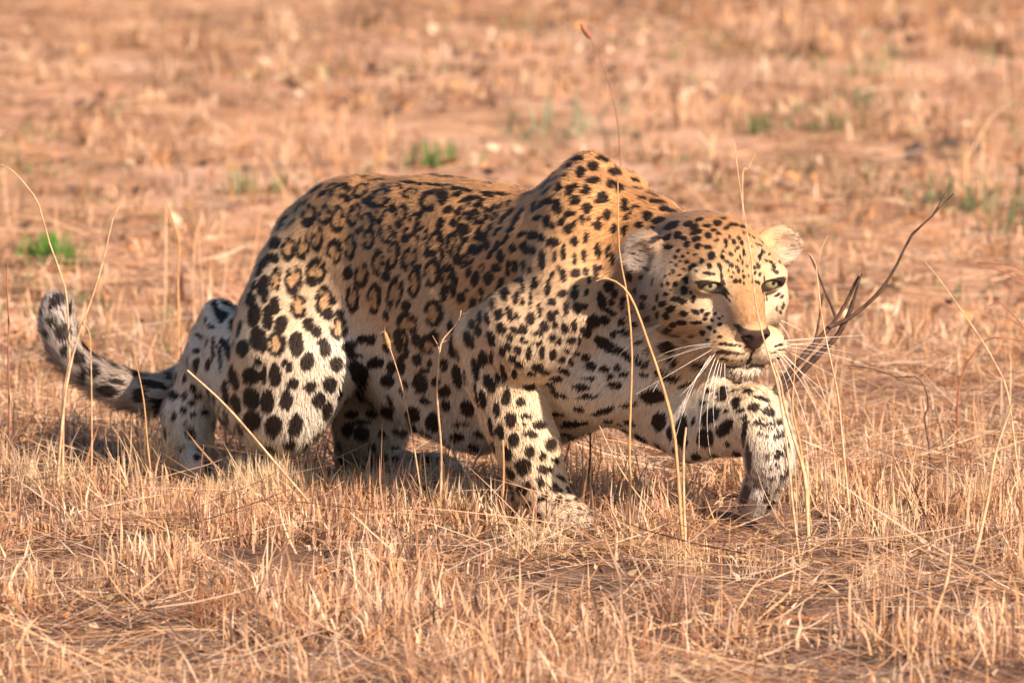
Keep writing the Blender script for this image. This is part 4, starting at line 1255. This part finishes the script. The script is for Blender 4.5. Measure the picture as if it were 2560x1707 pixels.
S_ = 'grass stalk'
stalk('grass_stalk', 'tall blurred stalk with a dark seed head rising beyond the shoulder hump', S_, MR, 1.5, [([(1572, 1000), (1562, 620), (1551, 381), (1540, 283), (1513, 185), (1475, 93)], 7, 4)], head=((1477, 97), (1452, 62), 16, MR))
stalk('grass_stalk', 'thin upright orange stem crossing the shoulder just left of the near ear', S_, MO, -.42, [([(1577, 1385), (1575, 1238), (1575, 1151), (1580, 975), (1574, 820), (1562, 710), (1547, 621), (1546, 446)], 13, 5)])
stalk('grass_stalk', 'orange stem arching over left at the top in front of the breast', S_, MO, -.50, [([(1715, 1420), (1703, 1290), (1689, 1098), (1661, 975), (1619, 853), (1588, 765), (1559, 717), (1520, 694), (1490, 700)], 15, 6)])
stalk('grass_stalk', 'straight bright pale stalk standing between the two forelegs', S_, MP, -.62, [([(1716, 1450), (1714, 1347), (1710, 1264), (1708, 1137), (1714, 1067)], 13, 8)])
stalk('grass_stalk', 'long pale stalk passing straight across the nose of the leopard', S_, MP, -.60, [([(1990, 1330), (1975, 1175), (1955, 1030), (1938, 940), (1910, 850), (1888, 751), (1880, 660), (1866, 566), (1850, 468), (1834, 359)], 10, 4)])
stalk('grass_stalk', 'slender pale stalk right of the far ear with a reddish bent tip', S_, MP, -.30, [([(2120, 1260), (2109, 1143), (2096, 991), (2077, 898), (2055, 787), (2039, 663)], 9, 5), ([(2039, 663), (2030, 645), (2020, 634)], 5, 4), ([(2042, 660), (2055, 620), (2070, 588)], 4, 2)])
stalk('grass_stalk', 'thick pale blade curving down right of the lifted foreleg', S_, MP, -.45, [([(2020, 1300), (2011, 1185), (1983, 1089), (1960, 1003), (1951, 955), (1932, 907)], 17, 8)])
stalk('grass_stalk', 'orange blade behind the thick pale blade right of the lifted foreleg', S_, MO, -.28, [([(2024, 1280), (2015, 1194), (2002, 1105), (1983, 1025), (1986, 946), (1992, 860)], 12, 5)])
stalk('grass_stalk', 'faint thin stalk second to the right of the lifted foreleg', S_, MP, -.2, [([(2095, 1230), (2082, 1115), (2066, 1009), (2040, 936)], 7, 4)])
stalk('grass_stalk', 'long pale stalk in front of the tail tip, its top bent to the left edge', S_, MP, .25, [([(158, 1130), (161, 974), (174, 898), (168, 783), (161, 718), (126, 607), (100, 511), (73, 469), (34, 427), (4, 411)], 11, 4)])
stalk('grass_stalk', 'pale stalk leaning right from the foot of the tail tip', S_, MP, .22, [([(150, 1130), (165, 974), (184, 878), (207, 802), (233, 729), (264, 626), (283, 545), (306, 503)], 12, 4), ([(207, 802), (222, 830), (226, 863)], 4, 3)])
stalk('grass_stalk', 'blurred stalk with a kinked top standing beyond the rump', S_, MO, 1.6, [([(446, 860), (446, 698), (448, 607), (432, 553), (413, 499)], 9, 5)])
stalk('grass_stalk', 'dark reddish stem upright at the left edge of the picture', S_, MR, .35, [([(24, 1110), (23, 852), (23, 802), (17, 706), (21, 645)], 8, 5)])
stalk('grass_stalk', 'short pale stalk standing in front of the bend of the tail', S_, MP, .30, [([(229, 1120), (228, 951), (226, 863)], 8, 4)])
stalk('grass_stalk', 'short thin stalk crossing the middle of the tail', S_, MO, .25, [([(372, 1130), (360, 997), (333, 871)], 9, 3)])
stalk('grass_stalk', 'stout pale stem slanting down right across the hind leg', S_, MP, -.10, [([(720, 1195), (675, 1143), (563, 1010), (470, 925)], 11, 8)])
stalk('grass_stalk', 'thin stem with a pointed orange seed head before the belly', S_, MP, -.02, [([(1050, 1220), (1030, 1090), (1006, 979), (974, 867)], 7, 4)], head=((975, 872), (961, 826), 12, MO))
stalk('grass_stalk', 'pale stem forking into reddish twigs at the top before the belly', S_, MP, -.08, [([(1102, 1260), (1100, 1119), (1095, 991), (1098, 877)], 11, 7), ([(1098, 880), (1105, 848), (1142, 803), (1150, 775)], 7, 4), ([(1098, 878), (1092, 860), (1079, 838)], 5, 2), ([(1104, 855), (1114, 850), (1126, 848)], 3, 2), ([(1097, 930), (1104, 922), (1106, 914)], 3, 2)])
stalk('grass_stalk', 'short pale stub leaning right beside the standing foreleg', S_, MG, -.02, [([(1150, 1245), (1170, 1190), (1210, 1100)], 10, 8)])
stalk('grass_stalk', 'upright orange brown stem touching the back of the standing foreleg', S_, MO, -.14, [([(1255, 1320), (1254, 1291), (1257, 1200), (1256, 1100)], 10, 8)])
stalk('grass_stalk', 'pale stalk slanting down right in the gap under the breast', S_, MP, -.25, [([(1660, 1320), (1637, 1284), (1584, 1221), (1538, 1151), (1496, 1063)], 9, 4)])
stalk('grass_stalk', 'thin stalk with a bend pointing up left beyond the arched twig at right', S_, MP, .3, [([(2540, 1150), (2518, 982), (2488, 909), (2446, 837), (2369, 729), (2312, 657)], 9, 3)])
stalk('grass_stalk', 'thick leaning pale stem at the lower right edge', S_, MP, -.75, [([(2385, 1590), (2428, 1424), (2469, 1253), (2491, 1135), (2532, 1009)], 16, 9)])
stalk('grass_stalk', 'blurred pale stem left of the thick leaning one at lower right', S_, MP, -1.3, [([(2316, 1680), (2329, 1559), (2365, 1451), (2379, 1361)], 18, 10)])
stalk('grass_stalk', 'blurred pale stem leaning right in the lower right, ending by the bare patch', S_, MP, -1.1, [([(1900, 1690), (1940, 1600), (1975, 1480), (1990, 1420)], 15, 8)])
stalk('grass_stalk', 'pale blade pair pointing up beyond the crown of the head', S_, MP, .9, [([(1868, 900), (1857, 463), (1872, 420), (1890, 381)], 8, 4)])
stalk('grass_stalk', 'short orange stick upright in the grass between the forepaws', S_, MR, -.3, [([(1650, 1330), (1652, 1240), (1660, 1165)], 8, 3)])
stalk('grass_stalk', 'thin red stem standing in the left foreground among straw', S_, MR, -.45, [([(512, 1420), (503, 1300), (500, 1210), (512, 1110)], 7, 4)])
stalk('grass_stalk', 'upright blurred orange stem in front of the left tussocks', S_, MO, -.6, [([(300, 1420), (300, 1280), (297, 1140)], 9, 5)])

# lying stems
def lay(label, mat, px, r0, r1, z=.014):
    """a stem lying on the litter: every point on the ground under its pixel, lifted a little"""
    pts = []
    for (u, v) in px:
        g0 = on_ground(u, v + 12)
        g0[2] = ground_h(g0[:1], g0[1:2])[0] + z
        pts.append(g0)
    C = spline(pts, 22)
    V, Fq = tube(C, np.linspace(r0, r1, len(C)) * .00064 * .34, 7)
    base = C[0].copy()
    o = np_mesh('fallen_stem', V - base, Fq, mat); o.location = base
    return tag(o, label, 'straw', 'stems fallen on the litter')
lay('long fallen straw running level past the standing forepaw', MP, [(512, 1328), (800, 1312), (1197, 1292), (1513, 1290)], 8, 6)
lay('fallen straw sloping down right from below the standing forepaw', MP, [(1100, 1306), (1345, 1340), (1560, 1368)], 9, 6)
lay('thick fallen pale stem sloping to the lower right edge', MP, [(2266, 1361), (2401, 1433), (2560, 1487)], 13, 13)
lay('thick fallen pale stem across the lower middle foreground', MP, [(1001, 1413), (1110, 1470), (1300, 1569), (1392, 1590), (1477, 1615)], 11, 9)
lay('fallen split stem leaning over the dark hollow right of the middle', MG, [(1499, 1509), (1598, 1462), (1669, 1445)], 10, 6)
lay('pair of crossing straws sloping up right in the middle foreground, the upper one', MP, [(792, 1420), (983, 1363), (1086, 1310)], 10, 6)
lay('pair of crossing straws in the middle foreground, the lower and longer one', MP, [(700, 1455), (900, 1400), (1060, 1340)], 8, 6)
lay('long straw lying left to right in the left foreground', MP, [(270, 1405), (400, 1378), (560, 1352), (700, 1320)], 8, 6)
lay('second long straw in the left foreground crossing the first', MP, [(370, 1378), (500, 1395), (640, 1422)], 8, 5)
lay('blurred level straw along the bottom right foreground', MP, [(1560, 1590), (1780, 1572), (1960, 1585)], 9, 7)
lay('level pale straw low at the right below the bare patch', MP, [(1860, 1580), (2050, 1592), (2190, 1602)], 10, 8)
lay('dark twig lying under the lifted forepaw', MD, [(1716, 1255), (1744, 1267), (1791, 1280), (1868, 1290)], 8, 10, z=.02)
lay('long level straw lying behind the tail and the hind leg', MP, [(0, 690), (200, 702), (420, 712), (640, 718)], 16, 10)

T_ = 'twig'
stalk('dry_twig', 'upright dark twig in the gap under the breast', T_, MD, .12, [([(1450, 1275), (1454, 1252), (1472, 1179), (1477, 1116), (1475, 1040)], 9, 7)])
stalk('dry_twig', 'thin reddish twig arching down right under the breast', T_, MR, .2, [([(1536, 1245), (1535, 1200), (1521, 1158), (1493, 1130), (1444, 1070)], 7, 4)])
stalk('dry_shrub', 'bare dark branching shrub beside the muzzle, one long red shoot reaching up right', 'shrub', MD, .16, [
    ([(1912, 1290), (1914, 1100), (1935, 985), (1986, 917), (2044, 852), (2074, 817)], 22, 15),
    ([(2074, 817), (2125, 795), (2174, 756), (2208, 718), (2243, 660), (2281, 584), (2331, 538), (2361, 484)], 13, 4),
    ([(1950, 985), (2005, 930), (2051, 882), (2090, 844), (2120, 794), (2136, 752)], 18, 12),
    ([(2136, 752), (2145, 720), (2157, 683)], 9, 4),
    ([(2090, 791), (2075, 755), (2059, 722), (2040, 675), (2021, 634)], 9, 4),
    ([(2036, 862), (2048, 794), (2057, 733)], 8, 4),
    ([(2060, 840), (2110, 770), (2138, 712), (2150, 690)], 11, 7),
    ([(2331, 538), (2355, 512), (2384, 484)], 5, 3)])
stalk('dry_twig', 'dark twig bending over and down to the ground at the right', T_, MD, .45, [([(2323, 1150), (2322, 1108), (2313, 1041), (2323, 1016), (2312, 967), (2285, 942), (2243, 944), (2185, 923), (2116, 913)], 9, 4)])
stalk('dry_twig', 'blurred arched pair of twigs entering from the right edge, upper', T_, MR, 1.0, [([(2600, 1050), (2590, 800), (2560, 680), (2488, 655), (2442, 653)], 9, 6), ([(2560, 700), (2545, 695), (2491, 672), (2445, 664)], 7, 4)])
stalk('dry_twig', 'blurred bare twig entering from the right edge below the arched pair', T_, MR, .9, [([(2640, 1050), (2600, 880), (2560, 817), (2503, 760), (2472, 768)], 9, 5), ([(2560, 820), (2530, 800), (2503, 791)], 7, 4)])
stalk('dry_twig', 'pinkish blurred twig rising and bending to the right edge', T_, MR, .75, [([(2396, 1170), (2396, 1005), (2411, 925), (2449, 863), (2488, 844), (2560, 852)], 9, 6)])
stalk('dry_twig', 'curled grey twig arching like a hoop right of the lifted forepaw', T_, MG, -.32, [
    ([(2045, 1487), (2065, 1400), (2076, 1325)], 12, 10), ([(2076, 1325), (2070, 1312), (2040, 1307), (2016, 1352), (2018, 1433)], 10, 8),
    ([(2076, 1325), (2066, 1220), (2058, 1113)], 9, 5), ([(2076, 1325), (2092, 1280), (2104, 1235)], 7, 4),
    ([(2076, 1325), (2150, 1352), (2243, 1392)], 8, 5), ([(2100, 1340), (2130, 1318)], 7, 6), ([(2140, 1348), (2176, 1311)], 7, 5)])
stalk('dry_twig', 'brown twig sticking up right in the stubble below the lifted forepaw', T_, MO, -.55, [([(1855, 1430), (1858, 1370), (1910, 1315)], 9, 6)])
stalk('dry_twig', 'dark bent twigs standing at the left edge below the tail', T_, MG, -.1, [([(50, 1212), (35, 1140), (10, 1080)], 7, 4), ([(38, 1150), (20, 1190), (0, 1195)], 6, 4)])

# clods of dark earth and dung in the background
m_clod = plain('dark_clod', (.10, .075, .075), .9, (.03, .025, .03), 40)
m_clod2 = plain('brown_clod', (.28, .16, .10), .95, (.14, .08, .05), 30)
def clod(u, v, w, h, mat, label, seed):
    p = on_ground(u, v + h * .4)
    s = PX(p[1])
    bm_v, bm_f = [], []
    n, m = 22, 12
    for i in range(m + 1):
        th = math.pi * i / m
        for j in range(n):
            a = 2 * math.pi * j / n
            bm_v.append((math.sin(th) * math.cos(a), math.sin(th) * math.sin(a), math.cos(th)))
    for i in range(m):
        for j in range(n):
            a, b_ = i * n + j, i * n + (j + 1) % n
            bm_f.append((a, a + n, b_ + n, b_))
    V = np.array(bm_v)
    k = 1 + .34 * vnoise(V + seed, 1.7, seed) + .2 * vnoise(V + seed, 4.1, seed + 1)
    V = V * k[:, None] * np.array((w * s * .5, w * s * .35, h * s * .75))
    o = np_mesh('earth_clod', V, np.array(bm_f), mat)
    o.location = (p[0], p[1], ground_h(p[:1], p[1:2])[0] + h * s * .45)
    tag(o, label, 'clod', 'clods of earth in the background')
for k, (u, v, w, h, mt, lab) in enumerate([
        (2395, 372, 95, 30, m_clod, 'blackish elongated clod in the right background, the largest dark one'),
        (2430, 366, 45, 26, m_clod, 'small blackish clod touching the largest dark one at its right'),
        (2287, 388, 50, 38, m_clod, 'small blackish clod left of the largest dark one'),
        (2335, 305, 60, 34, m_clod2, 'brown clod just above the blackish clods'),
        (2530, 140, 90, 44, m_clod2, 'brown clod at the upper right edge of the picture'),
        (2280, 78, 55, 30, m_clod2, 'brown clod high in the right background'),
        (2125, 82, 36, 30, m_clod2, 'small round brown clod high in the right background, left of its neighbour'),
        (2050, 140, 60, 28, m_clod2, 'brown clod in the background above the far ear, left of a pair'),
        (2015, 132, 36, 22, m_clod2, 'smallest brown clod above the far ear'),
        (1545, 165, 55, 22, m_clod2, 'flat brown clod beyond the seed head stalk'),
        (490, 325, 40, 26, m_clod2, 'orange brown clod in the left background'),
        (90, 66, 50, 26, m_clod2, 'faint brown clod at the upper left')]):
    clod(u, v, w, h, mt, lab, 200 + k)
